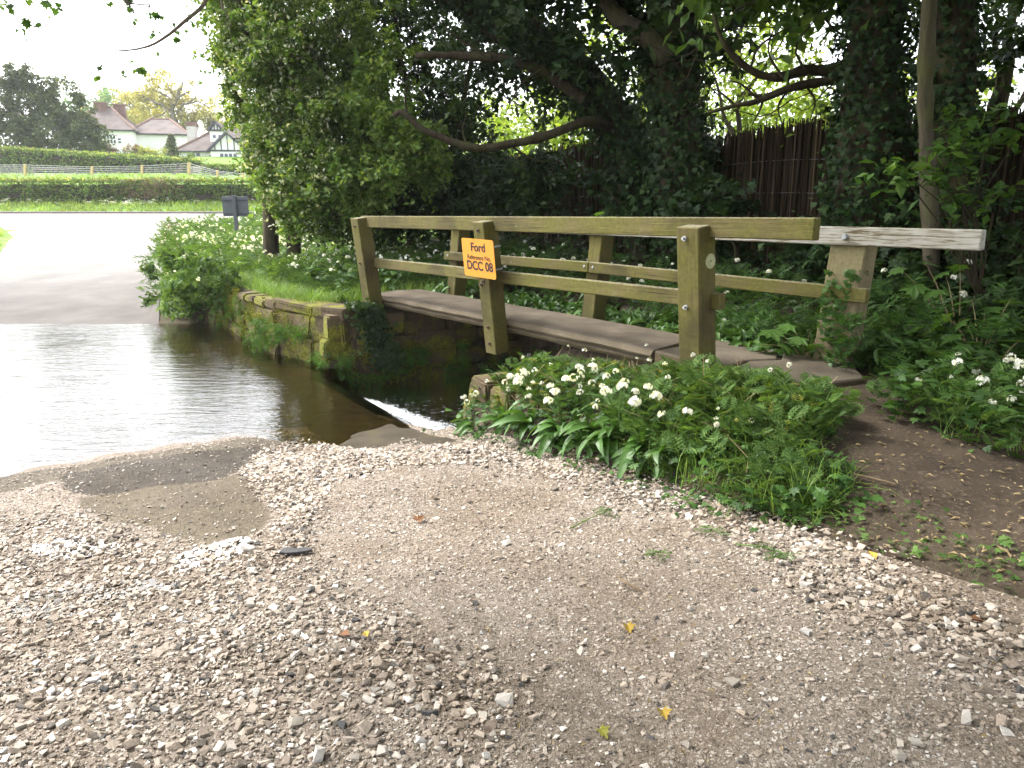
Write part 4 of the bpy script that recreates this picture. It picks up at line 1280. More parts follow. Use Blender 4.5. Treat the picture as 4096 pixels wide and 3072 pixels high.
# the drooping twig with young leaves
def sprig(parent, pts, Y, r0, leaves, size, mat=None):
    P = np.array(px_path(pts, Y))
    S = spline(P, 24)
    v, f = tube(S, np.linspace(r0, .0022, 24), 6)
    T = Acc(); T.add(v, f)
    L = Acc()
    for k in range(leaves):
        i = rng.integers(4, 24)
        d = rng.normal(0, .05, 3) + np.array([0, 0, -.035])
        e = S[i] + d * rng.uniform(.6, 1.8)
        v, f = tube([S[i], (S[i] + e) / 2 + np.array([0, 0, .01]), e], [.0018, .0015, .001], 4); T.add(v, f)
        n = rng.integers(2, 4)
        L.add(*replicate(LEAF if rng.random() < .6 else MAPLE, np.repeat(e[None], n, 0) + rng.normal(0, .008, (n, 3)), rotmats(rng.uniform(0, 6.28, n), rng.normal(-.9, .4, n), rng.normal(0, .5, n)), size * rng.uniform(.5, 1.1, n)))
    link("twig", T.mesh("twig"), M['bark_grey'], parent)
    link("twig_leaves", L.mesh("twig_leaves"), mat or M['sycam'], parent)
sprig(ov, [(460, -60), (443, 5), (400, 45), (360, 78), (320, 100), (270, 109), (232, 105)], 4.2, .013, 17, .034)
sprig(ov, [(470, -50), (478, 0), (484, 22), (492, 30)], 4.0, .007, 9, .034)
sprig(ov, [(60, -60), (90, -15), (130, -5)], 3.8, .006, 11, .034)
sprig(ov, [(0, -50), (20, -15), (5, 5)], 3.8, .006, 10, .034)
sprig(ov, [(280, -60), (262, -10), (290, 8), (335, 10)], 3.9, .006, 11, .034)
#@@BACK
# ------------------------------------------------------------------ far side: hedges, fence, houses, trees
def hedge(name, label, x0, x1, Y, depth, h, n, size, mat, topmat=None, ntop=0, slope=0.0, y1=None, zoff=None, inner=.25):
    zb = (lambda x: float(H(x, Y)) + slope * (x - x0)) if zoff is None else (lambda x: zoff + slope * (x - x0))
    o = thing(name, label, "hedge", ((x0 + x1) / 2, Y, zb((x0 + x1) / 2)))
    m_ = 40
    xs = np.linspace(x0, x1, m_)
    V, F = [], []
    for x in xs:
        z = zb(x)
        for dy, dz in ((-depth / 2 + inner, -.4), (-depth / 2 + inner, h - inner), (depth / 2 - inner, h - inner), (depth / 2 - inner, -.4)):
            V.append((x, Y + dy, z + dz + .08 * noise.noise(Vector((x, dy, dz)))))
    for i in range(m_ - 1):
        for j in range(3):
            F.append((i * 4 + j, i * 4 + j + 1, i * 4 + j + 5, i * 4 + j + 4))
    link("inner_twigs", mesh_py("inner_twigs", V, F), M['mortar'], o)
    x = rng.uniform(x0, x1, n); u = rng.random(n) * (h + depth * .7)
    front = u < h
    dz = np.where(front, u, h); dy = np.where(front, -depth / 2, -depth / 2 + (u - h) / .7)
    lump = np.array([noise.noise(Vector((a * 1.3, b * 1.6, 3.0))) for a, b in zip(x, u)])
    z = np.array([zb(a) for a in x]) + dz + np.where(front, 0, lump * .15) + rng.normal(0, .04, n)
    yy = Y + dy - np.where(front, lump * .22, 0) + rng.normal(0, .05, n)
    keep = ~(front & (lump < -.38))
    pos = np.stack([x, yy, z], -1)[keep]; N = len(pos)
    link("leaves", mesh_np("leaves", *replicate(LEAF, pos, rotmats(rng.uniform(0, 6.28, N), rng.normal(-.2, .7, N), rng.normal(0, .7, N)), size * rng.uniform(.6, 1.3, N))), mat, o)
    if ntop:
        x = rng.uniform(x0, x1, ntop); zz = np.array([zb(a) for a in x]) + h + rng.uniform(-.12, .04, ntop)
        pos = np.stack([x, Y + rng.uniform(-depth / 2, depth / 2, ntop), zz], -1)
        link("new_growth", mesh_np("new_growth", *replicate(LEAF, pos, rotmats(rng.uniform(0, 6.28, ntop), rng.normal(.6, .5, ntop), rng.normal(0, .5, ntop)), size * rng.uniform(.6, 1.1, ntop))), topmat, o)
    return o
h1 = hedge("clipped_hedge", "long clipped hawthorn hedge beside the far road", -42, -4, 42.4, 1.2, 1.2, 20000, .16, M['hedge'], M['hedge_y'], 5200)
x = rng.uniform(-21.0, -19.2, 900); pos = np.stack([x + rng.normal(0, .7, 900), 41.85 + rng.uniform(-.1, .15, 900), 2.15 + rng.uniform(-.3, .62, 900)], -1)
lk = link("flailed_patch", mesh_np("flailed_patch", *replicate(BLADE, pos, rotmats(rng.uniform(0, 6.28, 900), rng.uniform(.2, 1.6, 900), rng.normal(0, .5, 900)), np.column_stack([rng.uniform(.3, .6, 900)] * 3))), M['twigmass'], h1)
lk['label'] = "brown flailed twigs in the hedge"
h2 = hedge("garden_hedge", "tall green garden hedge below the left white house", -62, -25.5, 63, 1.6, 2.1, 16000, .2, M['hedge'], M['hedge_y'], 3500, slope=-.06, zoff=5.2)
h3 = hedge("garden_hedge", "short garden hedge in front of the half-timbered house", -23.5, -12, 58, 1.4, 1.25, 6000, .17, M['hedge'], M['hedge_y'], 1500, zoff=3.2)
# stock fence in the field
sf = thing("stock_fence", "wire stock fence on new pale posts across the field", "fence", (-32, 58.5, 3.7))
def post_at(px, ptop, pbot, Y, w=.15):
    a, b = UY(px, ptop, Y), UY(px, pbot, Y)
    b[2] = min(b[2], float(H(b[0], b[1])) - .1)
    timber("post", tuple(b), tuple(a), w, w, (0, 1, 0), M['newpost'], sf, .02)
fx = [(25, 164, 177, 57), (92, 166, 178, 57.5), (142, 165, 177, 58), (189, 162.5, 178, 58), (217.5, 170, 179.5, 54), (243, 173, 183, 51), (-40, 164, 177, 57)]
for k_ in fx:
    post_at(*k_, w=.2 if k_[0] == 189 else .15)
for lv in range(6):
    W_ = Acc()
    order = sorted(fx)
    P = [UY(a, b + 1.0 + lv * (c - b) / 6.5, d) for a, b, c, d in order]
    v, f = tube(P, [.012] * len(P), 4); W_.add(v, f)
    link("wire", W_.mesh("wire"), M['wire'], sf)
rl = thing("rail_hurdle", "old wooden rail hurdle against the garden hedge", "fence", tuple(UY(55, 176, 58.5)))
timber("rail", tuple(UY(33, 168.5, 58.4)), tuple(UY(78, 168.3, 58.4)), .1, .12, (0, 0, 1), M['bark_grey'], rl)
for q in (34, 55, 77):
    timber("leg", tuple(UY(q, 177, 58.5)), tuple(UY(q, 168.8, 58.5)), .1, .1, (0, 1, 0), M['bark_grey'], rl)
pl = thing("leaning_planks", "two weathered planks propped slantwise on the wire fence", "planks", tuple(UY(176, 176, 59)))
timber("plank", tuple(UY(172, 175, 59)), tuple(UY(183, 166.5, 59)), .05, .16, (0, 0, 1), M['bark_grey'], pl)
timber("plank", tuple(UY(173, 175.5, 58.8)), tuple(UY(182, 170.5, 58.8)), .05, .16, (0, 0, 1), M['bark_grey'], pl)
bm = bmesh.new(); bmesh.ops.create_icosphere(bm, subdivisions=2, radius=1)  # plain rounded body standing in for a likely lying sheep
for v_ in bm.verts:
    v_.co = Vector((v_.co.x * .4, v_.co.y * .28, v_.co.z * .2)) * (1 + .25 * noise.noise(v_.co * 1.5))
bo = link("field_blob", bm_mesh("field_blob", bm), M['blob'], None, True)
bo.location = UY(191, 180, 53); bo.location.z = float(H(bo.location.x, bo.location.y)) + .1
bo.location = tuple(UY(191, 180.5, 53))
tag(bo, "pale rounded boulder lying in the field by the fence", "blob")
# dry stone wall by the half-timbered house
dw = thing("dry_stone_wall", "grey dry stone wall between the two garden hedges", "stone wall", tuple(UY(203, 176, 60)))
p0_, p1_ = UY(189, 177.5, 60), UY(220, 177.5, 60)
core(dw, [p0_ + np.array([0, .15, 0]), p1_ + np.array([0, .15, 0]), p1_ + np.array([0, .4, 0]), p0_ + np.array([0, .4, 0])], p0_[2] - 1, p0_[2] + .7)
wall_stones(dw, (p0_[0], p0_[1], 0), np.array([1.0, 0, 0]), np.array([0, -1.0, 0]), p1_[0] - p0_[0], p0_[2] - .5, p0_[2] + .85, 6, .2, .5, .3, 0, 21, M['drystone'], .03)

# back of the road sign
rs = thing("road_sign", "dark grey back of a road sign on a post by the far lane", "sign", base_of(UY(236, 240, 22)))
c_ = UY(235.5, 206.5, 22)
pl_ = link("plate", box_mesh("plate", .78, .02, .56, .006), M['signgrey'], rs); pl_.matrix_basis = Matrix.Translation(Vector(c_)) @ Matrix.Rotation(R(-3), 4, 'Z')
for dz in (.19, -.21):
    for dx in (-.2, .2):
        q_ = link("stiffener", box_mesh("stiffener", .29, .03, .045, .004), M['dark_trim'], rs)
        q_.matrix_basis = Matrix.Translation(Vector(c_) + Vector((dx, -.027, dz)))
q_ = link("sticker", box_mesh("sticker", .05, .004, .05, 0), M['sticker'], rs); q_.matrix_basis = Matrix.Translation(Vector(c_) + Vector((.17, -.014, .13)))
timber("sign_post", (c_[0], c_[1] - .06, .2), (c_[0], c_[1] - .06, c_[2] + .32), .1, .1, (0, 1, 0), M['signgrey'], rs)

# ------------------------------------------------------------------ houses
def poly(name, pts, faces, mat, parent, solid=0.0):
    o = link(name, mesh_py(name, pts, faces), mat, parent)
    return o
class House:
    """house drawn in its own metres: x along the front, y to the back, z up"""
    def __init__(self, name, label, origin, rot):
        self.o = thing(name, label, "house", origin)
        self.org = np.array(origin); self.c, self.s = math.cos(rot), math.sin(rot); self.rot = rot
    def w(self, p):
        x, y, z = p
        return tuple(self.org + np.array([x * self.c - y * self.s, x * self.s + y * self.c, z]))
    def mesh(self, name, pts, faces, mat, parent=None):
        me = mesh_py(name, [self.w(p) for p in pts], faces)
        bm = bmesh.new(); bm.from_mesh(me); bmesh.ops.recalc_face_normals(bm, faces=bm.faces[:]); bm.to_mesh(me); bm.free()
        o = link(name, me, mat, parent or self.o)
        if parent is not None:
            o.matrix_parent_inverse = Matrix.Translation(-Vector(tuple(self.org))) @ Matrix.Identity(4)
            o.matrix_parent_inverse = Matrix.Identity(4)
        return o
    def box(self, name, a, b, mat, parent=None):
        (x0, y0, z0), (x1, y1, z1) = a, b
        P = [(x0, y0, z0), (x1, y0, z0), (x1, y1, z0), (x0, y1, z0), (x0, y0, z1), (x1, y0, z1), (x1, y1, z1), (x0, y1, z1)]
        return self.mesh(name, P, [(0, 1, 2, 3), (4, 5, 6, 7), (0, 1, 5, 4), (1, 2, 6, 5), (2, 3, 7, 6), (3, 0, 4, 7)], mat, parent)
    def hip(self, name, x0, x1, y0, y1, z, rz, rx0, rx1, ry, ov=.35, mat=None):
        x0 -= ov; x1 += ov; y0 -= ov; y1 += ov
        P = [(x0, y0, z), (x1, y0, z), (x1, y1, z), (x0, y1, z), (rx0, ry, rz), (rx1, ry, rz), (x0, y0, z - .14), (x1, y0, z - .14), (x1, y1, z - .14), (x0, y1, z - .14)]
        o = self.mesh(name, P, [(0, 1, 5, 4), (1, 2, 5), (2, 3, 4, 5), (3, 0, 4), (6, 7, 8, 9)], mat or M['roof'])
        self.mesh("fascia", P, [(0, 1, 7, 6), (1, 2, 8, 7), (2, 3, 9, 8), (3, 0, 6, 9)], M['dark_trim'])
        for a, b in ((0, 4), (1, 5), (2, 5), (3, 4), (4, 5)):
            v, f = tube([np.array(self.w(P[a])) + np.array([0, 0, .03]), np.array(self.w(P[b])) + np.array([0, 0, .05])], [.11, .11], 6)
            link("ridge_tiles", mesh_np("ridge_tiles", v, f), M['ridge'], self.o)
        return o
    def window(self, x, z, w, h, y, nx=2, nz=2, arch=False):
        f = self.box("window", (x - w / 2, y - .05, z), (x + w / 2, y + .02, z + h), M['wframe'])
        bx, bz = w / nx, h / nz
        for i in range(nx):
            for j in range(nz):
                self.box("pane", (x - w / 2 + i * bx + .06, y - .07, z + j * bz + .06), (x - w / 2 + (i + 1) * bx - .06, y - .052, z + (j + 1) * bz - .06), M['glass'])
        return f

k85 = 85 / 730
o1 = UY(134, 150, 85)
hs1 = House("white_house", "white rendered house with hipped tiled roof and twin brick chimneys", (o1[0], o1[1], 7.0), R(14))
ev = float(UY(134, 130, 85)[2] - 7.0); ap = float(UY(120, 107, 87)[2] - 7.0)
hs1.box("wall", (-6.6, 0, -1.5), (0, 6.5, ev), M['render'])
hs1.hip("roof", -6.6, 0, 0, 6.5, ev, ap, -4.0, -2.6, 3.2)
hs1.box("wing_wall", (-.8, 2.2, -1.5), (5.2, 9.5, ev - .15), M['render'])
hs1.hip("wing_roof", -.8, 5.2, 2.2, 9.5, ev - .15, ap - .85, 1.0, 3.0, 5.8)
hs1.window(-2.3, 1.05, 1.25, .98, 0, 4, 2); hs1.window(-1.35, 1.1, .42, .6, 0, 1, 2); hs1.window(-6.2, 1.1, .45, .8, 0, 1, 2)
hs1.window(-3.6, .95, .001, .001, 0, 1, 1)
for (x, y) in ((-3.55, 3.0), (-1.9, 4.2)):
    hs1.box("chimney", (x - .55, y - .4, ap - 1.0), (x + .55, y + .4, ap + .35), M['brick'])
    hs1.box("chimney_cap", (x - .65, y - .5, ap + .352), (x + .65, y + .5, ap + .5), M['ridge'])
k80 = 80 / 730
o2 = UY(214, 165, 80)
hs2 = House("half_timbered_house", "white half-timbered bungalow with gables and a grey chimney", (o2[0], o2[1], float(o2[2])), R(4))
e2 = float(UY(214, 151, 80)[2] - o2[2]); a2 = float(UY(226, 125, 84)[2] - o2[2])
hs2.box("wall", (-3.5, 0, -1.5), (4.2, 7, e2), M['render'])
hs2.hip("roof", -3.5, 4.2, 0, 7, e2, a2, .6, 2.0, 3.4)
# projecting gable
def gable(h, xc, half, y, zb, zt, ybk, parent_name):
    h.mesh(parent_name, [(xc - half + .12, y, zb), (xc + half - .12, y, zb), (xc, y, zt - .12)], [(0, 1, 2)], M['render'])
    h.mesh("gable_roof", [(xc - half - .1, y - .25, zb - .05), (xc, y - .25, zt + .08), (xc, ybk, zt + .08), (xc - half - .1, ybk, zb - .05),
                          (xc + half + .1, y - .25, zb - .05), (xc + half + .1, ybk, zb - .05)], [(0, 1, 2, 3), (1, 4, 5, 2)], M['roof'])
    for sg in (-1, 1):
        a_, b_ = h.w((xc + sg * (half + .1), y - .27, zb - .08)), h.w((xc, y - .27, zt + .03))
        timber("bargeboard", a_, b_, .06, .2, (0, 0, 1), M['dark_trim'], h.o, 0)
    h.box("tie_beam", (xc - half, y - .1, zb - .1), (xc + half, y - .02, zb + .06), M['dark_trim'])
    nst = 5 if half > 1 else 4
    for i in range(1, nst + 1):
        x_ = xc - half + 2 * half * i / (nst + 1)
        zt_ = zb + (zt - zb) * (1 - abs(x_ - xc) / half) - .12
        h.box("stud", (x_ - .04, y - .08, zb + .062), (x_ + .04, y - .012, zt_), M['dark_trim'])
hs2.box("bay_wall", (.05, -.9, -1.5), (3.65, .3, e2), M['render'])
gable(hs2, 1.85, 1.95, -.9, e2, e2 + 1.75, 2.6, "gable_face")
hs2.box("dormer_wall", (-.42, .9, e2 + .7), (.95, 2.6, e2 + 2.2), M['render'])
gable(hs2, .27, .75, .88, e2 + 2.15, e2 + 2.95, 3.0, "dormer_face")
hs2.window(.05, e2 + 1.32, .42, .4, .88, 1, 1); hs2.window(.62, e2 + 1.32, .42, .4, .88, 1, 1)
hs2.window(-1.75, .1, 1.0, 1.15, 0, 2, 2); hs2.window(1.85, .0, 1.8, 1.15, -.9, 4, 2)
hs2.box("doorway", (-.35, -.06, -.4), (.02, -.01, 1.0), M['glass'])
hs2.box("chimney", (-3.35, 2.6, e2), (-2.5, 3.4, e2 + 2.7), M['pebbledash']); hs2.box("chimney_top", (-3.4, 2.55, e2 + 2.702), (-2.45, 3.45, e2 + 3.15), M['brick'])

# trees and shrubs round the houses
def drooping(name, label, c, r, n, per, size, mat, zmin=None):
    b = (c[0], c[1], float(H(c[0], c[1])))
    o = thing(name, label, "tree", b)
    limb("trunk", [b, (c[0], c[1], c[2]), (c[0] + .3, c[1], c[2] + r[2] * .8)], .3, .08, M['bark'], o, 12, 8, .2)
    cs = ellipsoid(n, c, r, .3, .3, .35, rng.uniform(0, 60), zmin)
    link("crown", mesh_np("crown", *clump_leaves(cs, rng.uniform(.7, 1.5, n), per, size, LEAF, .7, 5, .1, .12, -.5, .4)), mat, o)
    return o
yew = thing("yew_tree", "dark spreading yew with ragged upright tips at the left edge", "tree", base_of(UY(30, 160, 70)))
A_ = Acc()
for x, y, rx, rz, n in ((18, 122, 3.2, 3.0, 60), (52, 112, 2.4, 2.6, 45), (30, 90, 2.2, 2.0, 26), (70, 128, 1.6, 1.8, 24), (8, 85, 1.2, 1.6, 12), (50, 82, .5, 1.3, 7), (14, 70, .5, 1.2, 6), (76, 92, .4, 1.5, 6), (80, 112, .9, 1.2, 10), (92, 128, .9, 1.0, 9), (40, 140, 4.5, 1.3, 40), (85, 142, 1.2, 1.0, 14), (-20, 110, 3, 3.4, 40)):
    c = UY(x, y, 69)
    cs = ellipsoid(n, c, (rx, 1.6, rz), .2, .25, .4, rng.uniform(0, 60))
    A_.add(*clump_leaves(cs, rng.uniform(.6, 1.2, n), 130, .26, LEAF, .6, 6, .3, .12, -.3, .5))
link("crown", A_.mesh("crown"), M['conifer'], yew)
for e in ((20, 75), (50, 85), (5, 95), (75, 100)):
    limb("limb", [np.array(base_of(UY(34, 160, 70))), UY(34, 130, 70), UY(*e, 69.5)], .22, .04, M['bark'], yew, 12, 6, .2)
oak = thing("budding_oak", "pale budding oak with crooked bare limbs behind the houses", "tree", base_of(UY(175, 150, 105)))
q = lambda x, y: UY(x, y, 104)
for pts, r0 in (([(176, 150), (176, 125), (172, 110), (178, 95), (183, 82)], .5), ([(173, 112), (162, 106), (150, 100), (138, 92)], .25), ([(175, 106), (168, 96), (155, 90), (146, 80)], .2), ([(176, 112), (186, 104), (198, 102), (210, 108)], .22),
                ([(178, 96), (188, 92), (196, 84)], .14), ([(160, 104), (152, 108), (142, 107)], .12), ([(176, 100), (170, 88), (166, 78)], .12), ([(168, 110), (160, 116), (150, 118)], .12), ([(190, 103), (198, 94), (206, 92)], .12)):
    limb("limb", [q(*p) for p in pts], r0, r0 * .25, M['bark_grey'], oak, 12, 6, .25)
A_ = Acc()
for x, y, rx, rz, n in ((175, 100, 5.5, 3.5, 50), (205, 118, 4.5, 2.4, 30), (150, 108, 4.5, 3, 34), (190, 128, 6, 2.0, 30), (160, 78, 2.5, .8, 6)):
    cs = ellipsoid(n, UY(x, y, 106), (rx, 3, rz), .3, .3, .2, rng.uniform(0, 60))
    A_.add(*clump_leaves(cs, rng.uniform(.8, 1.6, n), 110, .3, LEAF, .2, 8, .2))
link("crown", A_.mesh("crown"), M['pale_tree'], oak)
lar = thing("far_larch", "bluish-green conifer standing behind the left house roof", "tree", base_of(UY(106, 130, 120)))
limb("trunk", [np.array(base_of(UY(106, 130, 120))), UY(106, 110, 120), UY(106, 88, 120)], .35, .05, M['bark'], lar, 10, 6)
A_ = Acc()
for k in range(60):
    u = rng.random(); y = 88 + 34 * u
    c = UY(106 + rng.normal(0, 1) * (1 + 10 * u), y, 120 + rng.normal(0, 1.5))
    A_.add(*clump_leaves(c[None], np.array([1.1]), 40, .3, LEAF, .5, 5, 0, .12, -.3, .4))
link("crown", A_.mesh("crown"), M['blue_tree'], lar)
far_tree("far_tree", "pale yellow-green wood edge behind the houses", UY(130, 112, 130), (9, 3, 4), 110, 70, .4, M['pale_tree'], .25, tr=.3, clr=(1, 1.8))
far_tree("far_tree", "hazy green trees left of the house roof", UY(80, 118, 125), (6, 3, 4), 90, 60, .4, M['blue_tree'], .25, tr=.3, clr=(1, 1.8))
far_tree("far_tree", "pale tree right of the half-timbered gable", UY(245, 118, 110), (5, 3, 5), 90, 60, .35, M['pale_tree'], .25, tr=.3, clr=(1, 1.8))
spr = thing("young_spruce", "small dark spruce between the two houses", "tree", tuple(UY(171, 160, 74)))
limb("trunk", [UY(171, 162, 74), UY(171, 148, 74), UY(171, 133, 74)], .1, .02, M['bark'], spr, 8, 6)
A_ = Acc()
for k in range(16):
    u = (k + .5) / 16
    for j in range(7):
        an = rng.uniform(0, 6.28); rr_ = .12 + 1.05 * u
        top, bot = UY(171, 134, 74), UY(171, 160, 74)
        c = top * (1 - u) + bot * u
        pts = np.array([c + np.array([math.cos(an), math.sin(an), -.25]) * rr_ * w_ for w_ in np.linspace(.15, 1, 5)])
        A_.add(*clump_leaves(pts, np.full(5, .14), 7, .17, LEAF, .4, 4, 0, .2, -.4, .4))
link("crown", A_.mesh("crown"), M['conifer'], spr)
far_tree("garden_shrub", "green garden shrub under the arched window", UY(104, 146, 72), (1.4, .8, .9), 30, 60, .16, M['hedge'], .2, False, cat="shrub")
far_tree("garden_shrub", "reddish garden shrub below the white wall", UY(122, 150, 72), (2.2, .8, .6), 34, 50, .15, M['twigmass'], .2, False, cat="shrub", clr=(.3, .6))
far_tree("garden_shrub", "olive low shrub beside the young spruce", UY(148, 152, 72), (2.4, .8, .45), 34, 50, .16, M['hedge_y'], .2, False, cat="shrub", clr=(.3, .6))
far_tree("garden_shrub", "rounded clipped shrub beside the porch", UY(192, 160, 70), (.6, .5, .55), 20, 60, .13, M['hedge'], .1, False, cat="shrub", clr=(.2, .35))
# ------------------------------------------------------------------ loose stones of the lane
def hull(n, seed, flat=.65):
    r_ = np.random.default_rng(seed)
    if seed % 3:            # angular block: a box with its corners knocked about
        P = np.array([(x, y, z) for x in (-1, 1) for y in (-1, 1) for z in (-1, 1)], float) * .72
        P += r_.normal(0, .22, P.shape)
        P *= np.array([r_.uniform(.85, 1.25), r_.uniform(.6, .95), flat * r_.uniform(.7, 1.2)])
    else:
        P = r_.normal(size=(n, 3)); P /= np.linalg.norm(P, axis=1, keepdims=True)
        P *= r_.uniform(.8, 1.05, (n, 1)) * np.array([r_.uniform(.75, 1.15), r_.uniform(.6, .9), flat * r_.uniform(.7, 1.1)])
    bm = bmesh.new()
    for p in P:
        bm.verts.new(p)
    bmesh.ops.convex_hull(bm, input=bm.verts[:])
    for v_ in [v_ for v_ in bm.verts if not v_.link_faces]:
        bm.verts.remove(v_)
    bmesh.ops.triangulate(bm, faces=bm.faces[:])
    bm.verts.index_update()
    V = np.array([tuple(v_.co) for v_ in bm.verts]); F = np.array([[v_.index for v_ in f_.verts] for f_ in bm.faces])
    bm.free()
    return V * .5, F
HULLS = [hull(9, 100 + i, .42) for i in range(26)]
dpx = lambda pts: [G(x / 2.16, y / 2.16) for x, y in pts]
L1 = dpx([(0, 1140), (150, 1110), (330, 1165), (500, 1180), (600, 1190), (700, 1260), (800, 1310), (870, 1370), (960, 1420), (1060, 1440), (1120, 1480), (1135, 1560), (1130, 1658), (700, 1658), (0, 1658)])
L1[-1] = L1[-1] + np.array([-.8, -.3, 0]); L1[0] = L1[0] + np.array([-.8, 0, 0])
L1.insert(len(L1) - 1, np.array([.1, .6, 0])); 
L2 = dpx([(545, 985), (600, 962), (660, 945), (700, 960), (860, 978), (1010, 955), (1060, 965), (1050, 1000), (850, 1010), (720, 1040), (680, 1110), (660, 1190), (580, 1190), (598, 1110), (510, 1040)])
L3 = dpx([(1040, 960), (1300, 1010), (1480, 1060), (1620, 1100), (1800, 1170), (1960, 1240), (2212, 1380), (2212, 1560), (2000, 1430), (1800, 1330), (1720, 1250), (1600, 1160), (1450, 1110), (1280, 1060), (1060, 1000)])
def lane_pts(n, s0=.3, s1=6.95, t0=-1.6, t1=3.32):
    s, t = rng.uniform(s0, s1, n), rng.uniform(t0, t1, n)
    X, Y = ST(s, t)
    return np.stack([X, Y], -1), s, t
def soft(P, poly, w):
    """jitter the edge so that the heaps fray"""
    return inpoly(P + rng.normal(0, w, P.shape), poly)
n_c = 33 * 5600
P, s_, t_ = lane_pts(n_c)
inA, inB = soft(P, pA, .05), soft(P, pB, .06) | (soft(P, pS, .05) & (rng.random(n_c) < .6))
loose = soft(P, L1, .09) | soft(P, L2, .05) | soft(P, L3, .10)
clus = np.array([noise.noise(Vector((x * 2.3, y * 2.3, 5.0))) + .5 * noise.noise(Vector((x * 7, y * 7, 1.0))) for x, y in P])
r_ = rng.random(n_c)
keep_l = loose & ~inA & ~inB & (r_ < .95 + .2 * clus)
track = soft(P, pT, .15)
keep_c = ~loose & ~inA & ~inB & (r_ < np.where(track, .14, .52) + .3 * clus) & (t_ < 3.2)
keep_a = (inA | inB) & (r_ < .05 + .1 * np.clip(clus, 0, 1))
sz = np.where(loose, np.exp(rng.normal(math.log(.0150), .6, n_c)), np.exp(rng.normal(math.log(.0105), .5, n_c)))
sz = sz * np.where(inpoly(P, L2), 1.55, 1.0) * np.where(inpoly(P, L3), 1.3, 1.0)
sz = np.clip(sz * np.where(loose, .78, .85), .004, .045)
sz = np.where(keep_a, np.exp(rng.normal(math.log(.012), .4, n_c)), sz)
K = keep_l | keep_c | keep_a
P, sz, loose_k, cl = P[K], sz[K], loose[K] | keep_a[K], clus[K]
N = len(P)
z = H(P[:, 0], P[:, 1]) + .006 + np.where(loose_k, sz * rng.uniform(-.03, .16, N) + np.clip(cl, 0, 1) * .008 * (sz > .008), -sz * rng.uniform(-.05, .12, N))
pos = np.column_stack([P, z])
tcol = bpy.data.collections.new("gravel_shapes")
for k, hl in enumerate(HULLS):
    mh = mesh_np("chip", *hl); mh.materials.append(M['stone'])
    tcol.objects.link(bpy.data.objects.new("chip_%02d" % k, mh))
pm = bpy.data.meshes.new("loose_gravel")
pm.vertices.add(N); pm.vertices.foreach_set('co', pos.astype(np.float32).ravel())
rot_ = np.column_stack([rng.normal(0, .28, N), rng.normal(0, .28, N), rng.uniform(0, 6.28, N)]).astype(np.float32)
pm.attributes.new("rot", 'FLOAT_VECTOR', 'POINT').data.foreach_set('vector', rot_.ravel())
pm.attributes.new("size", 'FLOAT', 'POINT').data.foreach_set('value', sz.astype(np.float32))
pm.attributes.new("tint", 'FLOAT', 'POINT').data.foreach_set('value', rng.random(N).astype(np.float32))
pm.attributes.new("shape", 'INT', 'POINT').data.foreach_set('value', rng.integers(0, len(HULLS), N).astype(np.int32))
gn = bpy.data.node_groups.new("scatter_gravel", 'GeometryNodeTree')
gn.interface.new_socket("Geometry", in_out='INPUT', socket_type='NodeSocketGeometry')
gn.interface.new_socket("Geometry", in_out='OUTPUT', socket_type='NodeSocketGeometry')
gi, go = gn.nodes.new("NodeGroupInput"), gn.nodes.new("NodeGroupOutput")
ci = gn.nodes.new("GeometryNodeCollectionInfo"); ci.inputs[0].default_value = tcol; ci.inputs['Separate Children'].default_value = True; ci.inputs['Reset Children'].default_value = True
ip = gn.nodes.new("GeometryNodeInstanceOnPoints"); ip.inputs['Pick Instance'].default_value = True
def named(nm, typ):
    q = gn.nodes.new("GeometryNodeInputNamedAttribute"); q.data_type = typ; q.inputs['Name'].default_value = nm
    return [s_ for s_ in q.outputs if s_.enabled][0]
gn.links.new(gi.outputs[0], ip.inputs['Points']); gn.links.new(ci.outputs[0], ip.inputs['Instance'])
gn.links.new(named("shape", 'INT'), ip.inputs['Instance Index'])
e2r = gn.nodes.new("FunctionNodeEulerToRotation"); gn.links.new(named("rot", 'FLOAT_VECTOR'), e2r.inputs[0]); gn.links.new(e2r.outputs[0], ip.inputs['Rotation'])
gn.links.new(named("size", 'FLOAT'), ip.inputs['Scale']); gn.links.new(ip.outputs[0], go.inputs[0])
lg = link("loose_gravel", pm, M['stone'], None, kind="stuff")
lg.modifiers.new("scatter", 'NODES').node_group = gn
tag(lg, "loose pale limestone chippings strewn over the lane", "gravel")

# larger single stones, parts of the lane
m_, nt_ = newmat("single_limestone")
oi_ = nt_.nodes.new("ShaderNodeObjectInfo")
n2_ = noi(nt_, 45, coords(nt_), 5)
c_ = ramp(nt_, oi_.outputs['Random'], [(0, (.14, .135, .13)), (.12, (.25, .215, .175)), (.5, (.34, .3, .25)), (.85, (.43, .395, .355)), (1, (.53, .51, .49))])
c_ = mix(nt_, .35, c_, ramp(nt_, n2_, [(.3, (.19, .16, .125)), (.7, (.46, .42, .37))]))
finish(nt_, c_, .85, bump(nt_, n2_, .4, .004), .25)
M['single'] = m_
big = [mesh_np("stone", *hull(10, 500 + i, .5)) for i in range(9)]
P, s_, t_ = lane_pts(9000, .8)
loose = inpoly(P, L1) | inpoly(P, L2) | inpoly(P, L3)
sel = np.concatenate([np.where(loose)[0][:235], np.where(~loose & ~inpoly(P, pA) & ~inpoly(P, pB) & (t_ < 3))[0][:30]])
spots = [(*P[i], rng.uniform(.024, .046)) for i in sel]
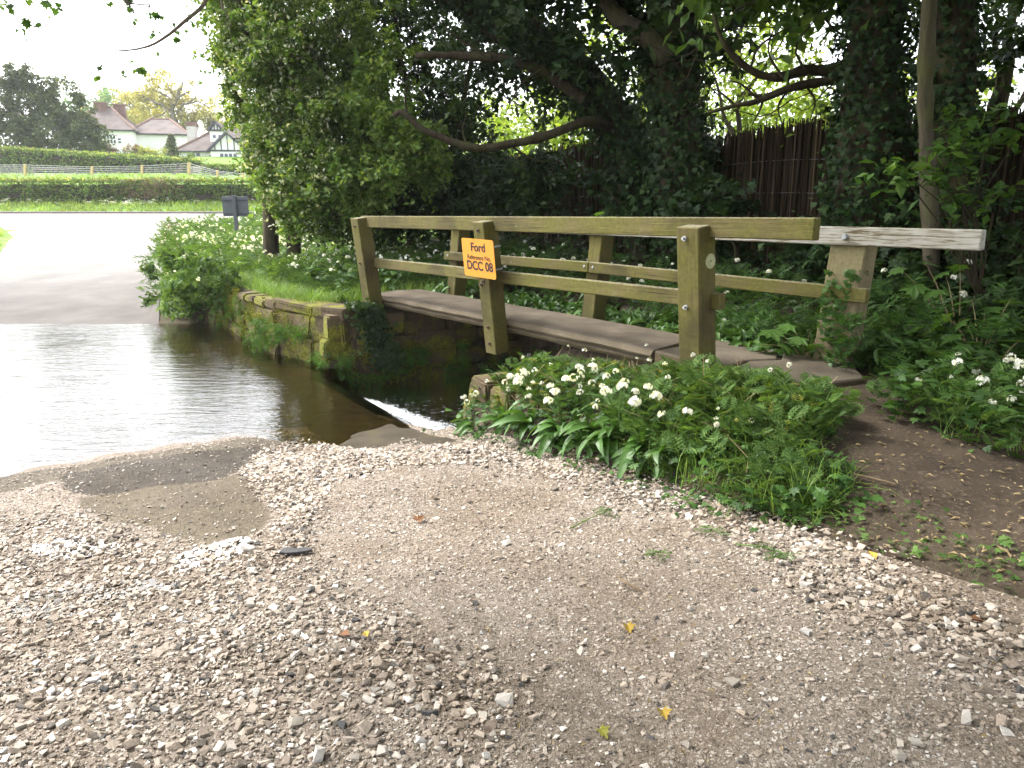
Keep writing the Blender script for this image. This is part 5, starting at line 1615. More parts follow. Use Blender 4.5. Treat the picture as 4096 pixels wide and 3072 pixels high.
for (x, y, d) in [(848, 1352, .075), (1095, 1178, .045), (2085, 1560, .055), (1940, 1640, .06), (540, 1190, .075), (1580, 1480, .05), (1260, 1395, .04), (1740, 1370, .05), (1975, 1610, .05), (480, 1350, .05), (1090, 1520, .06), (690, 1640, .07), (650, 1310, .06), (545, 1310, .05), (1740, 1270, .06), (1050, 1405, .05), (870, 950, .03), (510, 1005, .035), (350, 1100, .06)]:
    g_ = G(x / 2.16, y / 2.16); spots.append((g_[0], g_[1], d))
for i, (x, y, d) in enumerate(spots):
    o = link("stone", big[i % 9], M['single'], gravel_lane)
    o.location = (x, y, float(H(x, y)) + .008 + d * .12)
    o.rotation_euler = (rng.normal(0, .25), rng.normal(0, .25), rng.uniform(0, 6.28))
    o.scale = (d, d, d * rng.uniform(.75, 1.1))

# thin puddles among the stones
for k, pts in enumerate(([(172, 560), (185, 549), (215, 543), (240, 539), (252, 545), (235, 556), (205, 566), (182, 571)], [(0, 612), (50, 590), (110, 580), (170, 585), (120, 600), (40, 622)], [(20, 545), (70, 540), (120, 548), (90, 556), (40, 556)])):
    patch("puddle", pts, M['water'], (.0065, .007, .0065)[k], .09)
# slate fragment
bm = bmesh.new()
ol = [(-.5, -.1), (-.42, .16), (-.2, .2), (-.05, .12), (.2, .16), (.48, .12), (.5, 0), (.3, -.1), (.05, -.16), (-.25, -.2)]
vs = [bm.verts.new((x * .17, y * .17, 0)) for x, y in ol]
f_ = bm.faces.new(vs); ex = bmesh.ops.extrude_face_region(bm, geom=[f_])
for v_ in [g for g in ex['geom'] if isinstance(g, bmesh.types.BMVert)]:
    v_.co.z += .016 + .006 * noise.noise(v_.co * 20)
bmesh.ops.recalc_face_normals(bm, faces=bm.faces[:]); bmesh.ops.bevel(bm, geom=bm.edges[:], offset=.003, segments=1, affect='EDGES')
g_ = G(640 / 2.16, 1198 / 2.16)
sl = link("slate_fragment", bm_mesh("slate_fragment", bm), M['slate']); sl.location = (g_[0], g_[1], float(H(g_[0], g_[1])) + .014); sl.rotation_euler = (.03, .02, .1)
tag(sl, "flat black slate fragment lying on the loose gravel", "slate")

# ------------------------------------------------------------------ plants: shared part meshes
def garlic_leaf(L, W, rise, fall, seed):
    r_ = random.Random(seed)
    V, F = [], []
    n = 9
    tw = r_.uniform(-.15, .15)
    for i in range(n):
        u = i / (n - 1)
        y = L * (.92 * u - .12 * u ** 3); z = L * (rise * u - fall * u * u)
        w = W * (math.sin(math.pi * min(1, u * .93 + .05) ** .9) ** .75) * .5
        if i == 0: w = W * .1
        if i == n - 1: w = .001
        x0 = tw * L * u * u
        V += [(x0 - w, y, z + w * .35), (x0 - w * .5, y, z + w * .1), (x0, y, z - w * .1), (x0 + w * .5, y, z + w * .1), (x0 + w, y, z + w * .35)]
    for i in range(n - 1):
        for j in range(4):
            a = i * 5 + j
            F.append((a, a + 1, a + 6)); F.append((a, a + 6, a + 5))
    return np.array(V), np.array(F)
GL = [garlic_leaf(.25, .06, .85, 1.15, 1), garlic_leaf(.22, .055, 1.0, 1.05, 2), garlic_leaf(.28, .065, .7, 1.2, 3), garlic_leaf(.2, .05, 1.2, .9, 4), garlic_leaf(.24, .06, .55, .9, 5)]
GLM = [mesh_np("leaf", *g) for g in GL]
for g in GLM:
    g.polygons.foreach_set('use_smooth', np.ones(len(g.polygons), bool)); g.materials.append(M['garlic'])
def star_head(nfl, R_, petal, seed):
    r_ = np.random.default_rng(seed)
    V, F = Acc(), None
    for k in range(nfl):
        d = r_.normal(size=3); d[2] = abs(d[2]) * .8 - .15; d /= np.linalg.norm(d)
        c = d * R_ * r_.uniform(.75, 1.05)
        q = Vector(tuple(d)).to_track_quat('Z', 'Y').to_matrix()
        for j in range(6):
            an = j * math.pi / 3 + r_.uniform(0, .2)
            m3 = np.array(q) @ rotmats(np.array([an]), np.array([.35]), np.array([0.0]))[0]
            V.add((LEAF[0] * np.array([.75, 1, 1]) * petal) @ m3.T + c, LEAF[1])
    return np.concatenate(V.v), np.concatenate(V.f)
GH = [star_head(13, .021, .014, 5), star_head(17, .024, .014, 6), star_head(9, .018, .013, 7)]
GHM = [mesh_np("flower_head", *g) for g in GH]
for g in GHM:
    g.materials.append(M['white_fl'])
def umbel(seed):
    r_ = np.random.default_rng(seed)
    A = Acc()
    for k in range(8):
        an = k * .785 + r_.uniform(-.2, .2); rr = r_.uniform(.3, 1) if k else 0
        c = np.array([math.cos(an) * rr, math.sin(an) * rr, -.25 * rr * rr])
        for j in range(6):
            p = c + r_.normal(0, .12, 3) * np.array([1, 1, .4])
            m3 = rotmats(np.array([r_.uniform(0, 6)]), np.array([r_.normal(0, .3)]), np.array([r_.normal(0, .3)]))[0]
            A.add((LEAF[0] * .24 - np.array([0, .12, 0])) @ m3.T * np.array([1, 1, 1]) + p, LEAF[1])
    return np.concatenate(A.v), np.concatenate(A.f)
UMB = umbel(3)
SFL = star_head(6, .7, .62, 9)


garlic_stem = M['parsley']
def garlic_plant(loc, label, nleaf, heads, facing, spread, scale, group, seed, leafsel=None):
    """arching leaves and flower heads, each a part"""
    r_ = np.random.default_rng(seed)
    o = thing("wild_garlic", label, "wild garlic", loc, group, 0.0, True)
    for k in range(nleaf):
        l = link("leaf", GLM[r_.integers(0, len(GLM))], None, o)
        yaw = facing + r_.uniform(-spread, spread)
        l.location = (r_.normal(0, .025), r_.normal(0, .025), r_.uniform(-.01, .05))
        l.rotation_euler = (r_.normal(.25, .38), r_.normal(0, .4), yaw)
        s_ = scale * r_.uniform(.55, 1.15); l.scale = (s_, s_, s_)
    for k in range(heads):
        h = r_.uniform(.22, .36) * scale
        d = np.array([r_.normal(0, .07), r_.normal(0, .07)]) + .06 * np.array([math.cos(facing + 1.57), math.sin(facing + 1.57)])
        top = np.array([d[0], d[1], h])
        v, f = tube(spline([(0, 0, 0), (d[0] * .3, d[1] * .3, h * .6), top], 6), np.linspace(.0035, .0022, 6), 5)
        st = link("flower_stem", mesh_np("flower_stem", v, f), garlic_stem, o)
        hd = link("flower_head", GHM[r_.integers(0, 3)], None, st)
        hd.location = tuple(top); hd.rotation_euler = (r_.normal(0, .3), r_.normal(0, .3), r_.uniform(0, 6)); s_ = r_.uniform(1.0, 1.5); hd.scale = (s_, s_, s_)
    return o
TO_LANE = math.atan2(-.55, -.835) - math.pi / 2 + .35          # yaw that points a leaf's axis down the bank to the lane
ordn = ["nearest the stone abutment", "second from the stone abutment", "third from the stone abutment", "fourth from the stone abutment", "fifth from the stone abutment", "sixth from the stone abutment", "seventh from the stone abutment"]
fg = [(505, 425, 11, 3), (532, 432, 12, 3), (562, 437, 14, 4), (590, 440, 16, 4), (617, 446, 17, 5), (645, 452, 15, 3), (672, 461, 10, 2)]
for k, (x, y, nl, nh) in enumerate(fg):
    g_ = G(x, y)
    garlic_plant((g_[0], g_[1], float(H(g_[0], g_[1]))), "wild garlic clump on the lane-side bank, " + ordn[k], nl, nh, TO_LANE, 1.0, 1.35, "wild garlic along the lane-side bank", 40 + k)
up_ = [(530, 405, 6, 4, "upper wild garlic clump right behind the abutment stone"), (575, 412, 7, 5, "upper wild garlic clump with the densest white heads on the bank"), (610, 418, 8, 4, "upper wild garlic clump in the middle of the bank"), (648, 428, 6, 2, "upper wild garlic clump towards the near bridge post"),
       (474, 432, 6, 3, "small wild garlic clump leaning over the pool at the bank's tip")]
for k, (x, y, nl, nh, lb_) in enumerate(up_):
    g_ = G(x, y)
    garlic_plant((g_[0], g_[1], float(H(g_[0], g_[1]))), lb_, nl, nh, TO_LANE, 1.4, 1.15, "wild garlic along the lane-side bank", 60 + k)
rt = [(1002, 432, 12, 2, "broad-leaved wild garlic at the right edge above the earth path"), (968, 418, 9, 1, "wild garlic left of the right-edge clump above the earth path"), (1020, 405, 9, 4, "white-flowered wild garlic highest at the right edge"), (940, 408, 7, 1, "small wild garlic where the earth path meets the bridge"), (1045, 450, 9, 1, "wild garlic just cut by the right edge")]
for k, (x, y, nl, nh, lb_) in enumerate(rt):
    g_ = G(x, y)
    garlic_plant((g_[0], g_[1], float(H(g_[0], g_[1]))), lb_, nl, nh, TO_LANE - .2, 1.6, 1.1, "wild garlic right of the earth path", 80 + k)

# ------------------------------------------------------------------ uncountable ground cover
def in_st(n, s0, s1, t0, t1, f=None):
    out = []
    while sum(map(len, out)) < n:
        s, t = rng.uniform(s0, s1, n), rng.uniform(t0, t1, n)
        if f is not None:
            k = f(s, t); s, t = s[k], t[k]
        X, Y = ST(s, t)
        out.append(np.stack([X, Y, H(X, Y)], -1))
    return np.concatenate(out)[:n]
def fronds(pts, per, size, tmpl, lift=(0, .2), pitch=(.25, 1.1)):
    N = len(pts) * per
    pos = np.repeat(pts, per, 0) + np.column_stack([rng.normal(0, .03, (N, 2)), rng.uniform(*lift, N)])
    return replicate(tmpl, pos, rotmats(rng.uniform(0, 6.28, N), rng.uniform(*pitch, N), rng.normal(0, .3, N)), size * rng.uniform(.6, 1.3, N))
def blades(pts, per, h, lean=.5, w=1.0):
    N = len(pts) * per
    pos = np.repeat(pts, per, 0) + np.column_stack([rng.normal(0, .03, (N, 2)), np.zeros(N)])
    s = h * rng.uniform(.5, 1.3, N)
    return replicate(BLADE, pos, rotmats(rng.uniform(0, 6.28, N), 1.45 - np.abs(rng.normal(0, lean, N)), rng.normal(0, .3, N)), np.column_stack([w * np.clip(s, .05, .22), s, s]))
def leaves_on(pts, per, size, tmpl, lift=(0, .3), pitch=(-.6, .5)):
    N = len(pts) * per
    pos = np.repeat(pts, per, 0) + np.column_stack([rng.normal(0, .06, (N, 2)), rng.uniform(*lift, N)])
    return replicate(tmpl, pos, rotmats(rng.uniform(0, 6.28, N), rng.uniform(*pitch, N), rng.normal(0, .35, N)), size * rng.uniform(.6, 1.3, N))
def heads(pts, size, lift, tmpl=UMB):
    N = len(pts)
    pos = pts + np.column_stack([np.zeros((N, 2)), rng.uniform(*lift, N)])
    return replicate(tmpl, pos, rotmats(rng.uniform(0, 6.28, N), rng.normal(0, .25, N), rng.normal(0, .25, N)), size * rng.uniform(.6, 1.3, N))
def stuff(name, label, cat, mat, *parts):
    A = Acc()
    for p in parts:
        A.add(*p)
    return tag(link(name, A.mesh(name), mat, None, kind="stuff"), label, cat)

# lane-side bank in front of the bridge
path_poly = dpx([(1835, 870), (1900, 905), (2000, 950), (2110, 985), (2260, 1010), (2260, 1250), (2100, 1180), (1950, 1140), (1850, 1100), (1820, 1000), (1800, 920)])
def bankf(s, t):
    X, Y = ST(s, t)
    return ~inpoly(np.stack([X, Y], -1), path_poly) & ((s > 2.5) | (t > 4.7) | ((s > 1.9) & (t < 3.75))) & (t < 4.35 + (5.5 - s) * .02)
b1 = in_st(360, 2.55, 5.9, 3.5, 4.4, bankf)
b2 = in_st(150, 2.3, 4.0, 3.3, 4.35, bankf)
stuff("cow_parsley", "feathery cow parsley leaves covering the lane-side bank", "cow parsley", M['parsley'], fronds(b1, 3, .13, FROND, (.02, .13)), fronds(b2, 3, .15, FROND, (.03, .2)))
b3 = in_st(60, 2.6, 5.6, 3.6, 4.35, bankf)
stuff("yellowed_stems", "yellowing cut stems and leaves on top of the bank", "weeds", M['parsley_y'], fronds(b3, 2, .09, FROND_S, (.05, .18)), blades(in_st(50, 3, 5.6, 3.8, 4.35, bankf), 2, .2, .9, .4))
b4 = in_st(380, 2.1, 3.6, 3.25, 4.2, bankf); b5 = in_st(320, 3.2, 5.8, 3.7, 4.4, bankf)
stuff("bank_grass", "long fresh grass tufts on the lane-side bank", "grass", M['grass'], blades(b4, 8, .22, .75, .4), blades(b5, 5, .15, .7, .4))
b6 = in_st(480, 1.95, 5.95, 3.22, 4.4, bankf)
stuff("broad_weeds", "dark broad-leaved weeds low on the lane-side bank", "weeds", M['nettle'], leaves_on(b6, 6, .065, IVY, (.0, .16)))
b7 = in_st(110, 2.5, 5.7, 3.4, 4.4, bankf)
T = Acc()
for p in b7:
    h_ = rng.uniform(.1, .3)
    T.add(*tube([p, p + np.array([rng.normal(0, .03), rng.normal(0, .03), h_ * .6]), p + np.array([rng.normal(0, .08), rng.normal(0, .08), h_])], [.0035, .003, .002], 4))
tag(link("dry_stalks", T.mesh("dry_stalks"), M['straw'], None, kind="stuff"), "dry brown stalks standing in the lane-side bank", "weeds")
stuff("bank_flowers", "small white flowers sprinkled over the lane-side bank", "flowers", M['white_fl'], heads(in_st(26, 2.5, 5.8, 3.3, 4.3, bankf), .022, (.18, .36), GH[2][:1] and (GH[2][0] / .02 * .8, GH[2][1])))

# right bank above the earth path
def rf(s, t):
    X, Y = ST(s, t)
    return ~inpoly(np.stack([X, Y], -1), path_poly) & (t > 4.75 - .05 * s) & ~((t < 5.75) & (s > 2.75))
r1 = in_st(260, .8, 3.6, 4.7, 6.6, rf)
stuff("cow_parsley", "cow parsley leaves on the right bank above the earth path", "cow parsley", M['parsley'], fronds(r1, 3, .14, FROND, (.02, .2)))
stuff("broad_weeds", "low dark weeds on the right bank", "weeds", M['nettle'], leaves_on(in_st(520, .8, 4.2, 4.7, 7.2, rf), 6, .075, IVY, (0, .3)))
stuff("bank_grass", "grass tufts on the right bank", "grass", M['grass'], blades(in_st(160, .8, 3.8, 4.7, 6.5, rf), 7, .28, .6, .4))
stuff("bank_flowers", "white wild garlic flowers on the right bank", "flowers", M['white_fl'], heads(in_st(26, .9, 2.6, 4.9, 6.0, rf), .03, (.15, .32), (GH[0][0] / .021 * .7, GH[0][1])))
# behind the bridge
bk = lambda s, t: t > 5.02 + .07 * (9.4 - s)
k1 = in_st(420, 2.6, 10.5, 5.4, 7.6, bk); k2 = in_st(330, 3.4, 10.0, 4.95, 6.6, bk); k2[:, 2] = np.maximum(k2[:, 2], .1)
stuff("wild_garlic_patch", "dark wild garlic leaves crowding the back of the bridge deck", "wild garlic", M['garlic'], *[replicate(GL[i], p_ + np.array([0, 0, .02]), rotmats(rng.uniform(0, 6.28, len(p_)), rng.normal(.1, .25, len(p_)), rng.normal(0, .25, len(p_))), rng.uniform(.8, 1.3, len(p_))) for i, p_ in enumerate(np.array_split(np.repeat(k2, 5, 0) + np.column_stack([rng.normal(0, .06, (330 * 5, 2)), rng.uniform(0, .08, 330 * 5)]), 5))])
stuff("cow_parsley", "shaded cow parsley behind the footbridge", "cow parsley", M['nettle'], fronds(k1, 4, .2, FROND_S, (.02, .4)))
stuff("shade_ground_cover", "dark leafy ground cover below the brushwood fence", "weeds", M['ivy'], leaves_on(in_st(800, 1.0, 13, 6.2, 9.1), 7, .09, IVY, (0, .35)))
stuff("shade_grass", "grass in the shade behind the bridge rails", "grass", M['grass'], blades(in_st(260, 3, 11, 5.6, 7.5), 7, .32, .5, .4))
stuff("wild_garlic_flowers", "white wild garlic heads in the shade behind the bridge", "flowers", M['white_fl'], heads(in_st(70, 6.5, 10.5, 5.6, 7.4), .032, (.3, .55), (GH[1][0] / .024 * .8, GH[1][1])), heads(in_st(26, 3.2, 6.5, 5.6, 7.6), .03, (.2, .6), (GH[1][0] / .024 * .8, GH[1][1])))

# far bank above the stream wall
lf_ = lambda s, t: (t > te(s) + .1)
stuff("turf", "bright grass along the top of the stream wall", "grass", M['grass'], blades(in_st(1150, 10.3, 15.2, 3.12, 4.3, lf_), 9, .18, .55, .6), blades(in_st(500, 9.6, 14, 4.0, 6.0, lf_), 7, .26, .5, .6))
l1 = in_st(560, 10.6, 18, 3.6, 7.5, lf_)
stuff("cow_parsley", "cow parsley and wild garlic leaves on the far bank", "cow parsley", M['parsley'], fronds(l1, 4, .26, FROND_S, (.03, .4)))
stuff("broad_weeds", "broad green weeds on the far bank", "weeds", M['nettle'], leaves_on(in_st(600, 10.3, 19, 3.8, 8, lf_), 7, .1, IVY, (.0, .45)))
gh_ = SFL
stuff("wild_garlic_flowers", "drift of white wild garlic flowers on the far bank", "flowers", M['white_fl'], heads(in_st(330, 10.8, 19.5, 3.7, 7.0, lf_), .04, (.3, .62), gh_), heads(in_st(420, 17, 30, 3.0, 8, lf_), .06, (.3, .7), gh_))
stuff("rough_grass", "rough grass and garlic leaves beside the far lane", "grass", M['grass'], blades(in_st(1500, 15, 32, 2.2, 9, lf_), 8, .42, .45, 1.2))
stuff("cow_parsley", "tall cow parsley further up the far bank", "cow parsley", M['parsley'], fronds(in_st(420, 17, 30, 2.5, 8, lf_), 4, .42, FROND_S, (.05, .5)))
# overhanging clump at the end of the wall
c1 = in_st(330, 13.3, 17.0, 1.95, 3.5)
c1[:, 2] = np.maximum(c1[:, 2], -.5) 
lift = np.clip((c1[:, 2] + .6), 0, 1)
clp = thing("overhanging_weeds", "leafy weeds and cow parsley spilling over the end of the stream wall", "bush", tuple(P3(14.8, 2.6, -.6)))
cz = []
for k in range(46):
    s, t = rng.uniform(13.4, 17), rng.uniform(2.0, 3.3)
    X, Y = ST(s, t); cz.append((float(X), float(Y), rng.uniform(-.35, .75) if t > 2.3 else rng.uniform(-.5, .3)))
cz = np.array(cz)
link("leaves", mesh_np("leaves", *clump_leaves(cz, rng.uniform(.2, .38, 46), 75, .11, LEAF, .3, 7, .3)), M['parsley'], clp)
link("feathery_leaves", mesh_np("feathery_leaves", *fronds(cz, 5, .3, FROND_S, (-.1, .3), (-.3, .9))), M['parsley'], clp)
link("flowers", mesh_np("flowers", *heads(cz[:30] + rng.normal(0, .15, (30, 3)), .035, (.1, .4), gh_)), M['white_fl'], clp)
T = Acc()
for (x, y, x2, y2) in ((685, 330, 620, 170), (690, 380, 720, 200), (640, 420, 590, 260)):
    pass
d0, d1 = UY(400 / 2.16, 570 / 2.16, 15), UY(395 / 2.16, 478 / 2.16, 15)
dk = thing("dead_umbel", "tall dried umbel stalk standing before the pale far lane", "weed", tuple(d0 - np.array([0, 0, .5])))
T.add(*tube(spline([d0 - np.array([0, 0, .5]), d0, UY(372 / 2.16, 500 / 2.16, 15), UY(366 / 2.16, 476 / 2.16, 15)], 10), np.linspace(.012, .006, 10), 5))
for e in ((342, 482), (352, 476), (366, 470), (382, 478), (392, 484), (350, 520), (345, 540), (368, 515)):
    T.add(*tube([UY(366 / 2.16, 490 / 2.16, 15), UY(e[0] / 2.16, e[1] / 2.16, 15)], [.006, .004], 4))
link("stalk", T.mesh("stalk"), M['straw'], dk)

# ------------------------------------------------------------------ ivy, moss and ferns on the walls
hi = thing("hanging_ivy", "curtain of small ivy leaves hanging from the deck corner down the abutment", "ivy", BP(-.1, -.1, .1))
n = 900
u = rng.random(n) ** 1.1
s_ = 9.27 - rng.random(n) * .06; t_ = 3.72 + u * .3 + rng.normal(0, .11, n)
pos = np.stack([*ST(s_ - .04, t_), .22 - u * .85 + rng.normal(0, .05, n)], -1)
top = in_st(200, 9.25, 9.6, 3.55, 3.95); top[:, 2] = .2 + rng.uniform(0, .06, 200)
ph = math.atan2(-.835, .55)
link("leaves", mesh_np("leaves", *[np.concatenate([a, b + (0 if i == 0 else 0)]) if i == 0 else np.concatenate([a, b + len(pos) * len(IVY[0])]) for i, (a, b) in enumerate(zip(
    replicate(IVY, pos, rotmats(ph - 1.57 + rng.normal(0, .5, n), -1.2 + rng.normal(0, .4, n), rng.normal(0, .4, n)), .06 * rng.uniform(.6, 1.3, n)),
    replicate(IVY, top, rotmats(rng.uniform(0, 6, 200), rng.normal(-.2, .4, 200), rng.normal(0, .3, 200)), .06 * rng.uniform(.6, 1.3, 200))))]), M['haw_dark'], hi)
def wall_tufts(n, s0, s1, z0, z1, face, clus, size, tmpl, thick=.03):
    """face 'S': along the stream wall (t const); 'T': abutment (s const)"""
    a = rng.uniform(s0, s1, n); z = rng.uniform(z0, z1, n)
    keep = np.array([noise.noise(Vector((x * 2.2, y * 3.0, clus))) > .02 for x, y in zip(a, z)])
    a, z = a[keep], z[keep]; m = len(a)
    if face == 'S':
        X, Y = ST(a, np.interp(a, [9.35, 10.9, 14.7], [3.34, 2.88, 2.80]) + .09 * (z + .95) - rng.uniform(0, thick, m) - .01); phi = math.atan2(-.55, -.835)
    else:
        X, Y = ST(9.33 - rng.uniform(0, thick, m), a); phi = math.atan2(-.835, .55)
    return replicate(tmpl, np.stack([X, Y, z], -1), rotmats(phi - 1.57 + rng.normal(0, .9, m), rng.normal(-.4, .8, m), rng.normal(0, .8, m)), size * rng.uniform(.6, 1.4, m))
stuff("wall_moss", "yellow-green moss cushions on the stream wall stones", "moss", M['moss'], wall_tufts(9000, 10.4, 14.4, -.58, .2, 'S', 2.0, .022, LEAF, .05), wall_tufts(3000, 9.4, 10.6, -.8, .1, 'S', 7.0, .02, LEAF, .05), wall_tufts(5000, 3.4, 5.4, -.9, -.35, 'T', 27.0, .024, LEAF, .06))
stuff("wall_ferns", "small dark fern tufts on the wall below the deck corner", "fern", M['fern'], wall_tufts(2200, 9.4, 11.8, -.8, -.1, 'S', 11.0, .07, FROND_S, .2), wall_tufts(2200, 3.3, 5.3, -.85, -.4, 'T', 15.0, .06, FROND_S, .14), wall_tufts(450, 12, 14.4, -.6, .1, 'S', 21.0, .07, FROND_S, .12))

# ------------------------------------------------------------------ saplings with large leaves
ML = mesh_np("leaf", *MAPLE); ML.materials.append(M['sycam'])
def sapling(label, base_px, leaves, Y, size, seed):
    b = UY(*base_px, Y); b[2] = float(H(b[0], b[1]))
    o = thing("sycamore_sapling", label, "sapling", tuple(b))
    r_ = np.random.default_rng(seed)
    T = Acc()
    mid = None
    for (x, y, dY) in leaves:
        c = UY(x, y, Y + dY)
        link("stem", mesh_np("stem", *tube(spline([b, (b * .45 + c * .55) + np.array([0, 0, .06]), c], 7), np.linspace(.008, .002, 7), 5)), M['straw'], o)
        l = link("leaf", ML, None, o)
        l.matrix_basis = Matrix.Translation(Vector(c)) @ Matrix.Rotation(r_.uniform(0, 6.28), 4, 'Z') @ Matrix.Rotation(r_.normal(-.35, .2), 4, 'X') @ Matrix.Rotation(r_.normal(0, .2), 4, 'Y') @ Matrix.Scale(size * r_.uniform(.8, 1.25), 4)
    return o
sapling("sycamore sapling with broad leaves between near post and white-railed post", (805, 360), [(770, 330, 0), (790, 325, .1), (812, 322, .2), (800, 338, -.1), (825, 330, .1), (780, 342, -.15), (815, 345, -.1), (840, 322, .2), (760, 345, 0)], 6.3, .15, 1)
sapling("sycamore sapling with a high spray of leaves right of the white rail's post", (955, 370), [(900, 268, .2), (925, 262, .3), (945, 272, .2), (915, 285, .1), (960, 265, .2), (935, 290, 0)], 6.4, .15, 2)
sapling("sycamore sapling with tiered leaves in the dark right of the bridge", (975, 390), [(945, 315, .1), (965, 322, 0), (985, 310, .2), (1003, 318, .1), (955, 335, -.1), (990, 335, 0), (1015, 325, .1), (972, 300, .2), (1010, 300, .3)], 5.9, .16, 3)
sapling("sycamore sapling with the lowest leaf tiers at the right edge", (985, 400), [(935, 352, .1), (955, 362, 0), (975, 352, 0), (995, 362, -.1), (1015, 355, 0), (950, 378, -.1), (985, 378, -.2), (1010, 382, -.2), (1020, 340, .1), (965, 345, .1)], 5.5, .15, 4)
sapling("young sycamore shoot above the top rail beside the upright trunk", (600, 240), [(588, 218, 0), (600, 212, .1), (612, 216, 0), (605, 221, -.1)], 9.6, .15, 5)

iv = thing("post_ivy", "ivy strands climbing the old post under the white rail", "ivy", BP(5.98, 1.25, .1))
n = 420
zz = rng.uniform(.1, 1.0, n) ** 1.0 * .95; sd_ = rng.random(n) < .5
aa = np.where(sd_, 5.98 + rng.uniform(-.12, .12, n), 6.1 + rng.uniform(0, .03, n)); bb_ = np.where(sd_, 1.13 - rng.uniform(0, .05, n), 1.25 + rng.uniform(-.12, .12, n)) + LEAN * (zz - DECK)
kp = np.array([noise.noise(Vector((a_ * 5, b_ * 5, z_ * 3))) for a_, b_, z_ in zip(aa, bb_, zz)]) > -.05
pos = np.array([BP(a_, b_, z_ + .08) for a_, b_, z_ in zip(aa, bb_, zz)])[kp]; n = len(pos)
link("leaves", mesh_np("leaves", *replicate(IVY, pos, rotmats(math.atan2(-1, -.3) - 1.57 + rng.normal(0, .6, n), -1.1 + rng.normal(0, .4, n), rng.normal(0, .4, n)), .05 * rng.uniform(.6, 1.3, n))), M['nettle'], iv)
# ------------------------------------------------------------------ white water below the sill
m_, nt_ = newmat("translucent_froth")
ps_ = position(nt_)
st_ = nd(nt_, "ShaderNodeMapping", Rotation=(0, 0, R(33)), Scale=(14, 34, 20), Vector=ps_).outputs[0]
nA, nB = noi(nt_, 1.0, st_, 6, .7, .5), noi(nt_, 160, ps_, 3)
at_ = nt_.nodes.new("ShaderNodeAttribute"); at_.attribute_name = "dens"
k_ = nd(nt_, "ShaderNodeMath", {'operation': 'ADD'}, i0=nA, i1=at_.outputs['Fac']).outputs[0]
k_ = nd(nt_, "ShaderNodeMath", {'operation': 'MULTIPLY_ADD'}, i0=noi(nt_, 45, ps_, 4), i1=.35, i2=k_).outputs[0]
al_ = ramp(nt_, k_, [(.84, (0, 0, 0)), (1.0, (.8, .8, .8))])
df_ = nd(nt_, "ShaderNodeBsdfDiffuse", Color=(.8, .83, .86), Normal=bump(nt_, nB, .8, .02))
ms_ = nd(nt_, "ShaderNodeMixShader", i0=al_, i1=nt_.nodes.new("ShaderNodeBsdfTransparent").outputs[0], i2=df_.outputs[0])
nt_.links.new(ms_.outputs[0], nt_.nodes.new("ShaderNodeOutputMaterial").inputs[0])
sv_, tv_ = np.meshgrid(np.linspace(9.0, 5.75, 90), np.linspace(3.08, 4.7, 60))
u_ = (9.0 - sv_) / 3.25
cen = 3.34 + .22 * np.clip(u_, 0, .6) / .6 + .5 * np.clip(u_ - .55, 0, 1); wid = .10 + .10 * u_ + .3 * np.clip(u_ - .5, 0, 1)
de = .34 * np.exp(-((tv_ - cen) / wid) ** 2) * sm(.03, .2, u_) * (1 - .8 * sm(.5, .85, u_)) + .06 * sm(3.3, 3.5, tv_) * (1 - sm(3.9, 4.6, tv_)) * sm(.1, .3, u_)
zf = np.where(tv_ < 3.42, np.interp(tv_, [2.9, 3.0, 3.12, 3.3, 3.42], [WATER, WATER - .012, WATER - .07, POOL + .03, POOL]), POOL) + .008 + .02 * de * rng.random(de.shape)
X, Y = ST(sv_, tv_); idx = np.arange(X.size).reshape(X.shape)
me = mesh_np("foam", np.stack([X, Y, zf], -1).reshape(-1, 3), np.stack([idx[:-1, :-1], idx[:-1, 1:], idx[1:, 1:], idx[1:, :-1]], -1).reshape(-1, 4))
me.attributes.new("dens", 'FLOAT', 'POINT').data.foreach_set('value', de.ravel().astype(np.float32))
tag(link("foam", me, m_, None, True, kind="stuff"), "white water foaming below the ford sill", "foam")

# ------------------------------------------------------------------ verges
def xy_pts(n, x0, x1, y0, y1):
    X, Y = rng.uniform(x0, x1, n), rng.uniform(y0, y1, n)
    return np.stack([X, Y, H(X, Y)], -1)
stuff("verge_grass", "grass verge below the clipped hedge across the far road", "grass", M['grass_far'], blades(xy_pts(1800, -34, -8, 38.9, 41.8), 5, .25, .5, 3))
stuff("verge_flowers", "white cow parsley flowers along the far verge", "flowers", M['white_fl'], heads(xy_pts(110, -34, -8, 40.6, 41.8), .11, (.1, .4)), heads(xy_pts(12, -22.5, -19.5, 40.6, 41.4), .15, (.1, .35)))
vl = xy_pts(900, -30, -13.5, 17, 33)
xl_ = np.interp(vl[:, 1], [13, 21.2, 28, 33, 34], [-12, -14.9, -18.8, -23.7, -60])
vl = vl[vl[:, 0] < xl_ - .1]
stuff("verge_grass", "grass verge at the left edge beside the pale far lane", "grass", M['grass_far'], blades(vl, 8, .35, .5, 2))
stuff("verge_flowers", "white daisies in the left-edge verge", "flowers", M['white_fl'], heads(vl[:40], .08, (.2, .4)))
stuff("field_grass", "rough pale field grass above the clipped hedge", "grass", M['grass_far'], blades(xy_pts(2600, -48, -10, 46, 58), 3, .22, .5, 4))

